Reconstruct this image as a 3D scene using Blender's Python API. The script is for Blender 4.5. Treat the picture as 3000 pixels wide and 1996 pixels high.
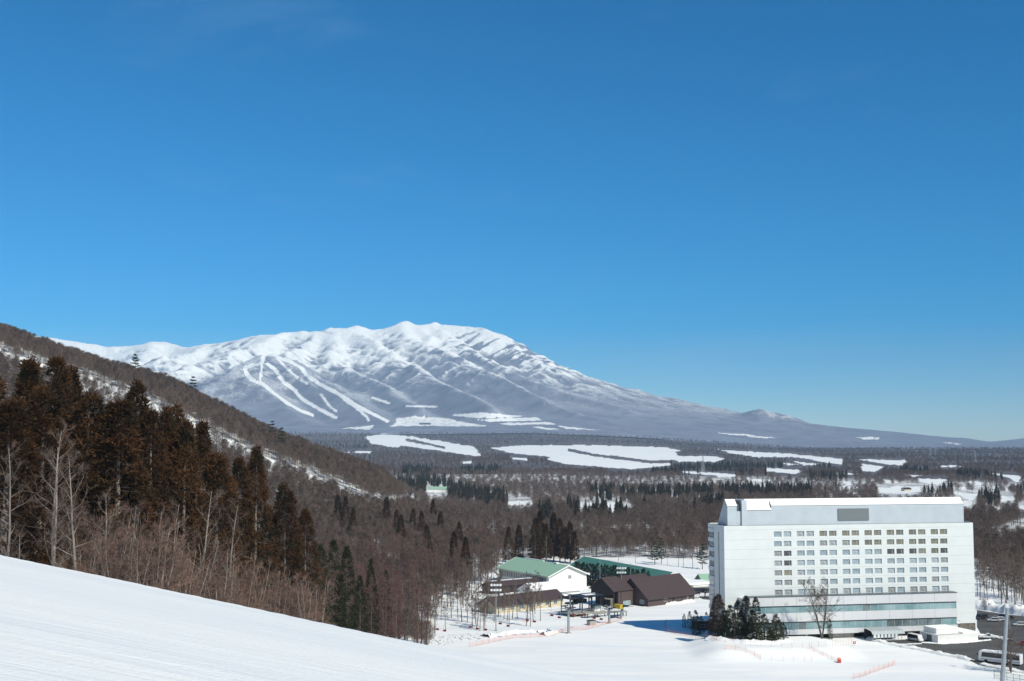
import bpy, bmesh, math, random
import numpy as np
from mathutils import Vector, Matrix, Euler
R = math.radians
rng = np.random.default_rng(7)
random.seed(7)
for o in list(bpy.data.objects):
    bpy.data.objects.remove(o)
sc = bpy.context.scene
C = sc.collection
# ------------------------------------------------------------------ camera
FPX, CX, CY, HOR, CAMZ = 3600.0, 1500.0, 998.0, 1290.0, 64.0
TH = math.atan((HOR - CY) / FPX)
cam_d = bpy.data.cameras.new('camera')
cam_d.sensor_width = 36.0
cam_d.lens = 36.0 * FPX / 3000.0
cam_d.clip_start = 0.5
cam_d.clip_end = 80000.0
cam = bpy.data.objects.new('camera', cam_d)
cam.location = (0, 0, CAMZ)
cam.rotation_euler = (math.pi / 2 + TH, 0, 0)
C.objects.link(cam)
sc.camera = cam
# ------------------------------------------------------------------ light
SUN_EL, SUN_PHI = R(43), R(48)          # elevation; angle from +X (right) towards the viewer
sun_dir = Vector((math.cos(SUN_EL) * math.cos(SUN_PHI), -math.cos(SUN_EL) * math.sin(SUN_PHI), math.sin(SUN_EL)))
world = bpy.data.worlds.new('World')
sc.world = world
world.use_nodes = True
wn, wl = world.node_tree.nodes, world.node_tree.links
wn.clear()
sky = wn.new('ShaderNodeTexSky')
sky.sky_type = 'NISHITA'
sky.sun_disc = False
sky.sun_elevation = SUN_EL
sky.sun_rotation = math.pi / 2 + SUN_PHI
sky.altitude = 2600.0
sky.air_density = 1.0
sky.dust_density = 1.0
sky.ozone_density = 6.0
hs = wn.new('ShaderNodeHueSaturation')
hs.inputs['Hue'].default_value = 0.492
hs.inputs['Saturation'].default_value = 1.56
hs.inputs['Value'].default_value = 0.93
bg = wn.new('ShaderNodeBackground')
bg.inputs['Strength'].default_value = 0.13
wo = wn.new('ShaderNodeOutputWorld')
wl.new(sky.outputs[0], hs.inputs['Color'])
# thin cirrus drifting over the whole sky
tc = wn.new('ShaderNodeTexCoord')
mp = wn.new('ShaderNodeMapping'); mp.inputs['Scale'].default_value = (1.1, 1.6, 3.4); mp.inputs['Location'].default_value = (1.9, 9.3, 3.1)
nz1 = wn.new('ShaderNodeTexNoise'); nz1.inputs['Scale'].default_value = 2.8; nz1.inputs['Detail'].default_value = 9; nz1.inputs['Roughness'].default_value = 0.62; nz1.inputs['Distortion'].default_value = 0.5
rp1 = wn.new('ShaderNodeValToRGB'); rp1.color_ramp.elements[0].position = 0.54; rp1.color_ramp.elements[1].position = 0.86
mx1 = wn.new('ShaderNodeMix'); mx1.data_type = 'RGBA'
mulc = wn.new('ShaderNodeMath'); mulc.operation = 'MULTIPLY'; mulc.inputs[1].default_value = 0.18
wl.new(tc.outputs['Generated'], mp.inputs['Vector']); wl.new(mp.outputs[0], nz1.inputs['Vector'])
wl.new(nz1.outputs['Fac'], rp1.inputs[0]); wl.new(rp1.outputs[0], mulc.inputs[0]); wl.new(mulc.outputs[0], mx1.inputs['Factor'])
wl.new(hs.outputs[0], mx1.inputs['A']); mx1.inputs['B'].default_value = (3.6, 5.0, 6.6, 1)
wl.new(mx1.outputs['Result'], bg.inputs['Color'])
wl.new(bg.outputs[0], wo.inputs['Surface'])
sun_d = bpy.data.lights.new('sun', 'SUN')
sun_d.energy = 4.8
sun_d.angle = R(0.53)
sun_d.color = (1.0, 0.96, 0.81)
sun = bpy.data.objects.new('sun', sun_d)
sun.rotation_euler = (-sun_dir).to_track_quat('-Z', 'Y').to_euler()
sun.location = (300, -300, 900)
C.objects.link(sun)
vs = sc.view_settings
vs.view_transform = 'Standard'
vs.look = 'None'
vs.exposure = 0.0
vs.gamma = 1.0
vs.use_curve_mapping = False
cy = sc.cycles
cy.use_denoising = True
try: cy.denoiser = 'OPENIMAGEDENOISE'
except Exception: pass
cy.max_bounces = 5; cy.diffuse_bounces = 2; cy.glossy_bounces = 2; cy.transmission_bounces = 3
cy.transparent_max_bounces = 8; cy.volume_bounces = 0
cy.sample_clamp_indirect = 4.0
# ------------------------------------------------------------------ projection helpers
cT, sT = math.cos(TH), math.sin(TH)
def ray(px, py):
    a = (px - CX) / FPX; b = -(py - CY) / FPX
    return a, cT - b * sT, sT + b * cT
def at(px, py, Y):                       # world point on the sight line of a photo pixel at distance Y
    dx, dy, dz = ray(px, py); t = Y / dy
    return Vector((dx * t, Y, CAMZ + dz * t))
def pix(x, y, z):                        # world -> photo pixel (numpy)
    d = y * cT + (z - CAMZ) * sT
    d = np.maximum(d, 1e-3)
    v = -y * sT + (z - CAMZ) * cT
    return CX + FPX * x / d, CY - FPX * v / d
def sstep(a, b, x):
    t = np.clip((x - a) / (b - a), 0, 1)
    return t * t * (3 - 2 * t)
def smax(a, b, k):
    h = np.clip(0.5 + 0.5 * (a - b) / k, 0, 1)
    return b * (1 - h) + a * h + k * h * (1 - h)
def smin(a, b, k):
    return -smax(-a, -b, k)
def inpoly(px, py, poly):
    poly = np.asarray(poly, float)
    ins = np.zeros(px.shape, bool)
    n = len(poly)
    for i in range(n):
        x0, y0 = poly[i]; x1, y1 = poly[(i + 1) % n]
        if y0 == y1: continue
        c = ((y0 > py) != (y1 > py)) & (px < (x1 - x0) * (py - y0) / (y1 - y0) + x0)
        ins ^= c
    return ins
def polydist(px, py, pts):
    best = np.full(px.shape, 1e9)
    for (x0, y0), (x1, y1) in zip(pts[:-1], pts[1:]):
        dx, dy = x1 - x0, y1 - y0
        t = np.clip(((px - x0) * dx + (py - y0) * dy) / (dx * dx + dy * dy + 1e-9), 0, 1)
        best = np.minimum(best, np.hypot(px - x0 - t * dx, py - y0 - t * dy))
    return best
# value noise (numpy)
_perm = rng.random((256, 256))
def vnoise(x, y):
    xi = np.floor(x).astype(int); yi = np.floor(y).astype(int)
    fx = x - xi; fy = y - yi
    fx = fx * fx * (3 - 2 * fx); fy = fy * fy * (3 - 2 * fy)
    g = lambda i, j: _perm[i & 255, j & 255]
    return (g(xi, yi) * (1 - fx) + g(xi + 1, yi) * fx) * (1 - fy) + (g(xi, yi + 1) * (1 - fx) + g(xi + 1, yi + 1) * fx) * fy
def fbm(x, y, o=5, ridged=False, gain=0.5):
    s = np.zeros(np.shape(x)); a = 1.0; t = 0
    for i in range(o):
        n = vnoise(x + 17.3 * i, y - 9.1 * i)
        if ridged: n = 1 - np.abs(2 * n - 1)
        s = s + a * n; t += a; a *= gain
        x = x * 2.03; y = y * 2.03
    return s / t
# ------------------------------------------------------------------ terrain heights
def lip_v(u): return 0.172 + 0.178 * u
CR_X = [-900, -300, 0, 165, 318, 484, 611, 790, 967, 1057, 1120, 1170, 1215, 1300, 4000]
CR_Z = [190, 156, 142, 127, 114, 103, 86, 63, 45, 37, 30, 19, 6, 0, 0]
PL_Y = [0, 2000, 3000, 4000, 5000, 6000, 7000, 8500, 10000, 12500, 15000, 40000]
PL_M = [0, 0, 5, 16, 36, 72, 122, 205, 290, 400, 420, 200]
PL_R = [0, 0, 0, 3, 8, 14, 20, 28, 35, 42, 46, 20]
def plain(x, y):
    u = np.clip(x / np.maximum(y, 5), -1.5, 1.5)
    w = 1 - sstep(0.02, 0.27, u)
    z = np.interp(y, PL_Y, PL_M) * w + np.interp(y, PL_Y, PL_R) * (1 - w)
    # soft swells of the valley floor
    amp = 7.0 * sstep(650, 1500, y)
    return z + amp * (fbm(x / 420.0, y / 420.0, 3) - 0.5) * 2
def hill(x, y):
    u = x / np.maximum(y, 5)
    zc = np.interp(CX + FPX * np.clip(u, -1.4, 1.4), CR_X, CR_Z)
    prof = sstep(430, 960, y) * (1 - 0.9 * sstep(960, 1700, y))
    return zc * prof + 3.0 * (fbm(x / 60.0, y / 60.0, 3) - 0.5) * sstep(500, 650, y) * (zc > 1)
def ground(x, y):
    x = np.asarray(x, float); y = np.asarray(y, float)
    yy = np.maximum(y, 12.0)
    u = np.clip(x / yy, -1.6, 1.2)
    A = 62.0 - 0.1887 * x - 0.1411 * y
    B = CAMZ - 1.52 - 0.190 * x - 0.155 * y
    near = smin(A, B, 0.25)
    near = near + 0.10 * (fbm(x / 9.0 + y / 14.0, y / 2.2 + x / 9.0, 3) - 0.5) * sstep(2, 10, y)
    yl = 1.52 / np.maximum(0.0224 + 0.017 * np.clip(u, -0.9, 0.45), 0.006)
    drop = np.maximum(y - yl, 0)
    near = near - 0.5 * drop * sstep(0, 6, drop)
    sh = CAMZ - lip_v(u) * y - 4.2 + 1.0 * (fbm(x / 25.0, y / 25.0, 2) - 0.5)
    val = plain(x, y) + hill(x, y)
    # piste: faint swells, raised shoulder by the trees in front of the hotel
    pz = 0.5 * (fbm(x / 38.0 + 4, y / 26.0, 3) - 0.5) * sstep(560, 420, y)
    hotel_flat = sstep(60, 75, x) * sstep(395, 402, y) 
    val = val + pz * (1 - hotel_flat)
    val = val + 2.5 * sstep(52, 64, x) * (1 - sstep(94, 106, x)) * sstep(360, 372, y) * (1 - sstep(393, 399, y))
    low = smax(sh, val, 5.0)
    low = np.where(sh > val - 20, low, val)
    # the slab in front of the drive and hotel is exactly level
    m = sstep(106, 116, x) * sstep(318, 336, y) * (1 - sstep(560, 640, y))
    low = low * (1 - m)
    m2 = sstep(-20, 0, x) * sstep(425, 445, y) * (1 - sstep(620, 680, y))
    low = low * (1 - m2)
    return np.where(y < yl + 40, np.maximum(near, np.where(y > yl + 2, low, -1e3)), low)
def gz(x, y): return float(ground(np.array([x]), np.array([y]))[0])
def on_ground(px, py, lo=300.0, hi=30000.0):   # where a sight line meets the valley floor (beyond lo)
    dx, dy, dz = ray(px, py)
    ys = lo * (hi / lo) ** np.linspace(0, 1, 1500)
    xs = dx / dy * ys; zs = CAMZ + dz / dy * ys
    g = ground(xs, ys)
    k = np.argmax(zs <= g)
    if zs[k] > g[k]: k = len(ys) - 1
    return Vector((float(xs[k]), float(ys[k]), float(g[k])))
# ------------------------------------------------------------------ clearings (photo outlines of the snow fields)
FIELDS = [
 [(1072,1281),(1108,1275),(1127,1270),(1185,1277),(1277,1291),(1388,1309),(1410,1336),(1391,1336),(1307,1323),(1242,1315),(1181,1306),(1158,1311),(1089,1300)],
 [(1441,1313),(1544,1305),(1736,1305),(1946,1311),(2004,1321),(1973,1325),(1988,1336),(2100,1338),(2120,1345),(2100,1353),(2004,1352),(1962,1357),(1958,1365),(1851,1375),(1774,1369),(1659,1359),(1606,1348),(1606,1338),(1544,1332),(1487,1325)],
 [(1319,1216),(1406,1210),(1534,1219),(1521,1223),(1381,1224)],[(1396,1230),(1572,1223),(1590,1232),(1432,1236)],
 [(1462,1240),(1610,1237),(1626,1243),(1483,1246)],[(1562,1253),(1580,1250),(1646,1259),(1600,1258)],[(1636,1248),(1700,1255),(1760,1260),(1660,1257)],
 [(1161,1226),(1207,1221),(1294,1224),(1355,1237),(1424,1247),(1420,1250),(1253,1248),(1138,1249),(1161,1239)],
 [(1001,1256),(1100,1246),(1085,1259)],
 [(2100,1316),(2123,1320),(2291,1328),(2471,1345),(2467,1360),(2425,1356),(2368,1345),(2314,1339),(2253,1339),(2215,1339),(2138,1328)],
 [(2506,1345),(2655,1349),(2643,1364),(2597,1360)],[(2525,1360),(2590,1368),(2559,1383),(2521,1379)],[(2318,1351),(2398,1360),(2360,1364)],
 [(2750,1364),(2825,1366),(2760,1370)],[(2682,1402),(2785,1406),(2750,1418),(2697,1412)],[(2578,1404),(2632,1414),(2600,1416)],
 [(2559,1433),(2636,1425),(2720,1431),(2666,1446),(2590,1446)],[(2387,1427),(2521,1429),(2513,1434)],
 [(2766,1437),(2827,1444),(2873,1450),(2842,1467),(2808,1450)],[(2888,1385),(2995,1395),(2980,1412),(2950,1398)],
 [(2927,1452),(2980,1458),(2965,1467),(2927,1471)],[(2865,1490),(2896,1486),(2961,1494),(2904,1498)],[(2910,1429),(2960,1434),(2950,1440)],[(2790,1424),(2840,1430),(2825,1437)],
 [(2245,1371),(2362,1380),(2330,1389),(2250,1380)],[(2100,1389),(2155,1391),(2150,1398),(2100,1396)],[(2960,1420),(3040,1424),(3040,1432)],[(2985,1405),(3060,1400),(3060,1412)],
 [(2100,1268),(2177,1272),(2276,1284),(2215,1282)],[(2506,1282),(2575,1280),(2573,1288),(2533,1288)],[(2762,1296),(2819,1300),(2800,1303)],
 [(1687,1474),(1804,1473),(1839,1484),(1880,1501),(1819,1501),(1763,1520),(1743,1505)],
 [(2870,1590),(2960,1555),(3080,1530),(3080,1570),(2960,1600)],
 [(1350,1352),(1385,1352),(1380,1358),(1352,1358)],[(1497,1339),(1550,1345),(1548,1350),(1500,1346)],[(1990,1380),(2160,1390),(2150,1396),(2000,1386)],
 [(2440,1384),(2520,1388),(2500,1393)],[(2700,1452),(2770,1456),(2740,1462)],[(2790,1466),(2860,1474),(2830,1482)],[(2880,1424),(2930,1428),(2900,1434)],[(2975,1480),(3060,1490),(3060,1502),(2990,1496)],[(2640,1390),(2700,1393),(2680,1398)],[(2180,1403),(2260,1406),(2230,1411)],[(2455,1410),(2520,1416),(2490,1421)],[(2290,1357),(2340,1360),(2310,1365)],[(2840,1410),(2900,1416),(2860,1422)],
 [(880,1325),(955,1327),(950,1331),(885,1330)],[(1000,1325),(1090,1322),(1085,1328)],[(1246,1429),(1312,1430),(1312,1443),(1250,1442)],
 [(1480,1470),(1560,1468),(1555,1478),(1500,1480)],
]
STRIP = [(1665,1319),(1750,1335),(1850,1346),(1905,1354),(1985,1352)]
STRIP2 = [(1195,1290),(1260,1302),(1300,1312)]
RUN_ON_HILL = [(-80,1020),(0,1043),(130,1083),(255,1117),(420,1184),(547,1247),(636,1286),(764,1350),(891,1400),(1018,1452),(1062,1473)]
def clearing(px, py):
    f = np.zeros(px.shape, bool)
    n1 = fbm(px / 14.0, py / 5.0, 3) - 0.5; n2 = fbm(px / 11.0 + 70, py / 4.0, 3) - 0.5
    px = px + 14 * n1; py = py + 4.5 * n2
    for p in FIELDS: f |= inpoly(px, py, p)
    f &= ~(polydist(px, py, STRIP) < 4.5)
    f &= ~(polydist(px, py, STRIP2) < 4)
    return f
# ------------------------------------------------------------------ material helpers
MATS = {}
def mat(name, col=(0.5, 0.5, 0.5), rough=0.7, metal=0.0, noise=0.0, nscale=3.0, spec=0.3, coords='Object', bump=0.0, rand=0.0, col2=None):
    if name in MATS: return MATS[name]
    m = bpy.data.materials.new(name); MATS[name] = m
    m.use_nodes = True
    n, l = m.node_tree.nodes, m.node_tree.links
    b = n['Principled BSDF']
    b.inputs['Base Color'].default_value = (*col, 1); b.inputs['Roughness'].default_value = rough
    b.inputs['Metallic'].default_value = metal; b.inputs['Specular IOR Level'].default_value = spec
    if noise or bump or rand or col2:
        t = n.new('ShaderNodeTexCoord'); nz = n.new('ShaderNodeTexNoise')
        nz.inputs['Scale'].default_value = nscale; nz.inputs['Detail'].default_value = 6
        l.new(t.outputs[coords], nz.inputs['Vector'])
        src = None
        mx = n.new('ShaderNodeMix'); mx.data_type = 'RGBA'
        c2 = col2 if col2 else tuple(max(0, c * (1 - noise)) for c in col)
        c1 = col if col2 else tuple(min(1, c * (1 + noise)) for c in col)
        mx.inputs['A'].default_value = (*c1, 1); mx.inputs['B'].default_value = (*c2, 1)
        mr = n.new('ShaderNodeMapRange'); mr.inputs[1].default_value = 0.3; mr.inputs[2].default_value = 0.7
        l.new(nz.outputs['Fac'], mr.inputs[0]); l.new(mr.outputs[0], mx.inputs['Factor'])
        src = mx.outputs['Result']
        if rand:
            oi = n.new('ShaderNodeObjectInfo'); hv = n.new('ShaderNodeHueSaturation')
            mr2 = n.new('ShaderNodeMapRange'); mr2.inputs[3].default_value = 1 - rand; mr2.inputs[4].default_value = 1 + rand
            l.new(oi.outputs['Random'], mr2.inputs[0]); l.new(mr2.outputs[0], hv.inputs['Value'])
            l.new(src, hv.inputs['Color']); src = hv.outputs['Color']
        l.new(src, b.inputs['Base Color'])
        if bump:
            bp = n.new('ShaderNodeBump'); bp.inputs['Strength'].default_value = bump; bp.inputs['Distance'].default_value = 0.1
            l.new(nz.outputs['Fac'], bp.inputs['Height']); l.new(bp.outputs[0], b.inputs['Normal'])
    return m
SNOW = (0.90, 0.885, 0.855)
def terrain_mat(name, wood_col, wood_col2, sp_scale, near, lo=0.78, hi=1.08):
    m = bpy.data.materials.new(name); m.use_nodes = True
    n, l = m.node_tree.nodes, m.node_tree.links
    b = n['Principled BSDF']; b.inputs['Roughness'].default_value = 0.75; b.inputs['Specular IOR Level'].default_value = 0.2
    at_ = n.new('ShaderNodeAttribute'); at_.attribute_name = 'wood'
    t = n.new('ShaderNodeTexCoord')
    nz = n.new('ShaderNodeTexNoise'); nz.inputs['Scale'].default_value = sp_scale; nz.inputs['Detail'].default_value = 5; nz.inputs['Roughness'].default_value = 0.7
    l.new(t.outputs['Object'], nz.inputs['Vector'])
    # threshold the wood fraction against the speckle noise
    ad = n.new('ShaderNodeMath'); ad.operation = 'ADD'
    l.new(at_.outputs['Fac'], ad.inputs[0]); l.new(nz.outputs['Fac'], ad.inputs[1])
    mr = n.new('ShaderNodeMapRange'); mr.inputs[1].default_value = lo; mr.inputs[2].default_value = hi
    l.new(ad.outputs[0], mr.inputs[0])
    nb = n.new('ShaderNodeTexNoise'); nb.inputs['Scale'].default_value = sp_scale * 0.09; nb.inputs['Detail'].default_value = 4
    l.new(t.outputs['Object'], nb.inputs['Vector'])
    mw = n.new('ShaderNodeMix'); mw.data_type = 'RGBA'; mw.inputs['A'].default_value = (*wood_col, 1); mw.inputs['B'].default_value = (*wood_col2, 1)
    mr2 = n.new('ShaderNodeMapRange'); mr2.inputs[1].default_value = 0.35; mr2.inputs[2].default_value = 0.65
    l.new(nb.outputs['Fac'], mr2.inputs[0]); l.new(mr2.outputs[0], mw.inputs['Factor'])
    mx = n.new('ShaderNodeMix'); mx.data_type = 'RGBA'; mx.inputs['A'].default_value = (*SNOW, 1)
    l.new(mw.outputs['Result'], mx.inputs['B']); l.new(mr.outputs[0], mx.inputs['Factor'])
    l.new(mx.outputs['Result'], b.inputs['Base Color'])
    bp = n.new('ShaderNodeBump')
    if near:
        # groomed-snow texture: fine grain plus long soft streaks along the run
        mp_ = n.new('ShaderNodeMapping'); mp_.inputs['Scale'].default_value = (0.12, 1.1, 0.6); mp_.inputs['Rotation'].default_value = (0, 0, R(-24))
        l.new(t.outputs['Object'], mp_.inputs['Vector'])
        n2 = n.new('ShaderNodeTexNoise'); n2.inputs['Scale'].default_value = 1.6; n2.inputs['Detail'].default_value = 8; n2.inputs['Roughness'].default_value = 0.6
        l.new(mp_.outputs[0], n2.inputs['Vector'])
        n3 = n.new('ShaderNodeTexNoise'); n3.inputs['Scale'].default_value = 9.0; n3.inputs['Detail'].default_value = 4
        l.new(t.outputs['Object'], n3.inputs['Vector'])
        mp3 = n.new('ShaderNodeMapping'); mp3.inputs['Scale'].default_value = (0.010, 0.05, 0.03); mp3.inputs['Rotation'].default_value = (0, 0, R(-18)); l.new(t.outputs['Object'], mp3.inputs['Vector'])
        n5 = n.new('ShaderNodeTexNoise'); n5.inputs['Scale'].default_value = 2.0; n5.inputs['Detail'].default_value = 9; n5.inputs['Roughness'].default_value = 0.65; n5.inputs['Distortion'].default_value = 0.8; l.new(mp3.outputs[0], n5.inputs['Vector'])
        mr5 = n.new('ShaderNodeMapRange'); mr5.inputs[1].default_value = 0.42; mr5.inputs[2].default_value = 0.62; l.new(n5.outputs['Fac'], mr5.inputs[0])
        ms5 = n.new('ShaderNodeMix'); ms5.data_type = 'RGBA'; ms5.inputs['A'].default_value = (*SNOW, 1); ms5.inputs['B'].default_value = (0.80, 0.81, 0.81, 1); l.new(mr5.outputs[0], ms5.inputs['Factor']); l.new(ms5.outputs['Result'], mx.inputs['A'])
        a2 = n.new('ShaderNodeMath'); a2.operation = 'MULTIPLY_ADD'; a2.inputs[1].default_value = 0.35
        l.new(n3.outputs['Fac'], a2.inputs[0]); l.new(n2.outputs['Fac'], a2.inputs[2])
        bp.inputs['Strength'].default_value = 0.55; bp.inputs['Distance'].default_value = 0.22
        l.new(a2.outputs[0], bp.inputs['Height'])
    else:
        bp.inputs['Strength'].default_value = 0.4; bp.inputs['Distance'].default_value = 7.0
        l.new(nz.outputs['Fac'], bp.inputs['Height'])
    l.new(bp.outputs[0], b.inputs['Normal'])
    return m
def grid_mesh(name, X, Y, Z, m, attr=None, wrap=False):
    nr, nc = X.shape
    co = np.stack([X, Y, Z], -1).reshape(-1, 3).astype(np.float32)
    i = np.arange(nr - 1)[:, None] * nc + np.arange(nc - 1)[None]
    q = np.stack([i, i + 1, i + nc + 1, i + nc], -1).reshape(-1, 4)
    me = bpy.data.meshes.new(name)
    me.vertices.add(len(co)); me.vertices.foreach_set('co', co.ravel())
    me.loops.add(q.size); me.loops.foreach_set('vertex_index', q.ravel().astype(np.int32))
    me.polygons.add(len(q)); me.polygons.foreach_set('loop_start', (np.arange(len(q)) * 4).astype(np.int32))
    me.polygons.foreach_set('loop_total', np.full(len(q), 4, np.int32))
    me.polygons.foreach_set('use_smooth', np.ones(len(q), bool))
    if attr is not None:
        a = me.attributes.new('wood', 'FLOAT', 'POINT'); a.data.foreach_set('value', attr.ravel().astype(np.float32))
    me.update(); me.validate()
    me.materials.append(m)
    o = bpy.data.objects.new(name, me); C.objects.link(o)
    return o
# ------------------------------------------------------------------ ground sheet
ang = np.concatenate([np.linspace(-178, -50, 40), np.linspace(-48, -29, 30), np.linspace(-28, 28, 760), np.linspace(29, 48, 30), np.linspace(50, 178, 40)])
rad = np.concatenate([[0.05, 2.5], 4.0 * (320 / 4.0) ** np.linspace(0, 1, 230), 320 * (660 / 320.) ** np.linspace(0, 1, 150)[1:], 660 * (6900 / 660.) ** np.linspace(0, 1, 210)[1:], 6900 * (17000 / 6900.) ** np.linspace(0, 1, 22)[1:]])
AA, RR = np.meshgrid(np.radians(ang), rad)
GX, GY = RR * np.sin(AA), RR * np.cos(AA)
GZ = ground(GX, GY)
GZ = np.where(GY < 12, np.minimum(GZ, 62.0 - 0.1887 * GX - 0.1411 * GY + 0.0), GZ)
front = (GY > 6400) & (np.abs(AA) < R(40))
GZ = GZ - np.where(front, 40 * sstep(6520, 6900, GY) + 5, 0)
gpx, gpy = pix(GX, GY, GZ)
wood = 0.95 * sstep(1500, 2600, RR)
wood = np.where(clearing(gpx, gpy) & (GY > 900), -0.4, wood)
wood = wood - 0.25 * (fbm(GX / 300., GY / 300., 4) > 0.62)
fedge = np.interp(gpx, [600, 1000, 1150, 1250, 1400, 1480, 1700, 1880, 2090, 2850, 2860, 3000, 3200], [1500, 1560, 1650, 1690, 1660, 1640, 1636, 1634, 1640, 1640, 1692, 1692, 1692])
wood = np.where(RR < 1500, -1.0, wood)
floor = (gpy < fedge) & (RR < 2200) & (GY > 470) & ~clearing(gpx, gpy)
hrun = polydist(gpx, gpy, RUN_ON_HILL)
floor &= ~((hrun < 16) & (GY < 1020))
wood = np.where(floor, np.maximum(wood, 0.40), wood)
m_ground = terrain_mat('snow_ground', (0.15, 0.12, 0.125), (0.085, 0.08, 0.085), 0.05, True)
g_o = grid_mesh('ground', GX, GY, GZ, m_ground, wood); g_o['kind'] = 'structure'
# ------------------------------------------------------------------ the mountain range
def P3(l): return [(*at(px, py, Y),) for px, py, Y in l]
RIDGES = [
 # (polyline of photo pixel + distance, side steepness)
 ([(-420,945,13600),(-100,960,13800),(60,968,14000),(165,980,14000),(310,1006,14000),(400,1003,14000),(450,993,14000),(478,992,14000),(535,1012,13800),(611,1002,13300),(713,985,12900),(827,968,12600),(890,964,12500),(925,964,12500),(967,955,12500),(1044,947,12500),(1057,951,12500),(1145,950,12500),(1190,933,12500),(1273,939,12500),(1349,947,12400),(1413,957,12300),(1476,980,12100),(1591,1046,11800),(1693,1105,11500),(1807,1158,11200),(1910,1186,11000),(2036,1203,10800),(2140,1211,10700)], 0.62),
 ([(2090,1220,10600),(2150,1210,10500),(2188,1199,10450),(2212,1190,10400),(2245,1196,10400),(2300,1209,10350),(2340,1224,10300),(2385,1250,10250),(2425,1275,10200)], 0.62),
 ([(2215,1196,10350),(2230,1230,9900),(2250,1264,9300)], 0.45),
 ([(2300,1212,10300),(2312,1244,9900),(2325,1272,9400)], 0.45),
 ([(1172,950,12300),(1206,981,11800),(1280,1010,11300),(1340,1035,10900),(1400,1068,10500),(1470,1103,10100),(1530,1133,9700),(1600,1163,9300),(1690,1200,8900),(1800,1235,8400)], 0.66),
 ([(1052,962,12300),(1090,990,11700),(1151,1033,11000),(1202,1063,10400),(1253,1094,9900),(1294,1117,9500),(1342,1135,9100),(1380,1152,8700),(1439,1183,8200)], 0.66),
 ([(1294,956,12250),(1330,990,11900),(1400,1028,11500),(1478,1068,11100),(1533,1094,10800),(1577,1114,10500),(1700,1155,10100),(1850,1198,9600)], 0.6),
 ([(1420,960,12200),(1500,1020,11800),(1600,1075,11300),(1720,1130,10900),(1850,1180,10400),(1990,1222,9800)], 0.5),
 ([(922,978,12300),(880,1010,11600),(830,1040,10700),(779,1043,9600),(806,1045,9500),(859,1065,9200),(936,1103,8800),(1012,1145,8300),(1089,1191,7800),(1150,1232,7300)], 0.60),
 ([(779,1043,9600),(725,1061,9400),(668,1091,9100),(607,1126,8800),(560,1150,8500)], 0.6),
 ([(779,1045,9500),(760,1090,9000),(780,1140,8500),(840,1190,8000),(930,1240,7400)], 0.42),
 ([(830,970,12500),(720,1012,11700),(640,1048,11000),(560,1062,10500),(480,1092,10000),(420,1110,9600)], 0.55),
 ([(611,1003,13200),(560,1035,12600),(470,1040,12200),(380,1075,11600),(300,1100,11200)], 0.5),
 ([(450,994,13900),(430,1030,13300),(360,1060,12700)], 0.5),
 ([(978,968,12300),(985,1000,11700),(960,1035,11200),(1010,1068,10700),(1070,1098,10200),(1130,1125,9700),(1180,1160,9100),(1230,1190,8500)], 0.6),
 ([(1243,950,12300),(1262,975,12050),(1225,1000,11700)], 0.8),
 ([(2540,1290,12500),(2610,1273,12500),(2690,1277,12500),(2735,1274,12500),(2820,1280,12500),(2890,1292,12500),(2960,1297,12500),(3200,1292,12500)], 0.25),
 ([(2880,1300,14200),(2940,1287,14200),(3010,1278,14200),(3200,1262,14200)], 0.3),
]
mu = np.concatenate([np.linspace(-0.75, -0.47, 60)[:-1], np.linspace(-0.47, 0.47, 980), np.linspace(0.47, 0.75, 40)[1:]])
my = np.concatenate([np.linspace(6500, 8600, 120), np.linspace(8600, 12900, 250)[1:], np.linspace(12900, 14800, 50)[1:]])
MU, MY = np.meshgrid(mu, my); MX = MU * MY
wx = 260 * (fbm(MX / 900., MY / 900., 4) - 0.5); wy = 260 * (fbm(MX / 900. + 50, MY / 900., 4) - 0.5)
MZ = plain(MX, MY)
base = MZ.copy()
for pts, k in RIDGES:
    pts = P3(pts); best = np.full(MX.shape, -1e4)
    for (x0, y0, z0), (x1, y1, z1) in zip(pts[:-1], pts[1:]):
        dx, dy = x1 - x0, y1 - y0
        t = ((MX + wx - x0) * dx + (MY + wy - y0) * dy) / (dx * dx + dy * dy)
        t = np.clip(t, 0, 1)
        d = np.hypot(MX + wx * sstep(0, 500, np.hypot(MX-x0-t*dx, MY-y0-t*dy)) - x0 - t * dx, MY + wy * sstep(0, 500, np.hypot(MX-x0-t*dx, MY-y0-t*dy)) - y0 - t * dy)
        best = np.maximum(best, z0 + t * (z1 - z0) - k * d / (1 + d / 2600.0) - 0.03 * d)
    MZ = np.where(best > MZ - 150, smax(MZ, best, 22.0), MZ)
MZ = base + np.maximum(MZ - base, 0) * sstep(6450, 8300, MY)
for _ in range(9):
    q_ = MZ.copy(); q_[1:-1] = (MZ[:-2] + 2 * MZ[1:-1] + MZ[2:]) / 4; MZ = q_.copy(); MZ[:, 1:-1] = (q_[:, :-2] + 2 * q_[:, 1:-1] + q_[:, 2:]) / 4
alt = MZ - base
rel = sstep(20, 420, alt)
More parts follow.
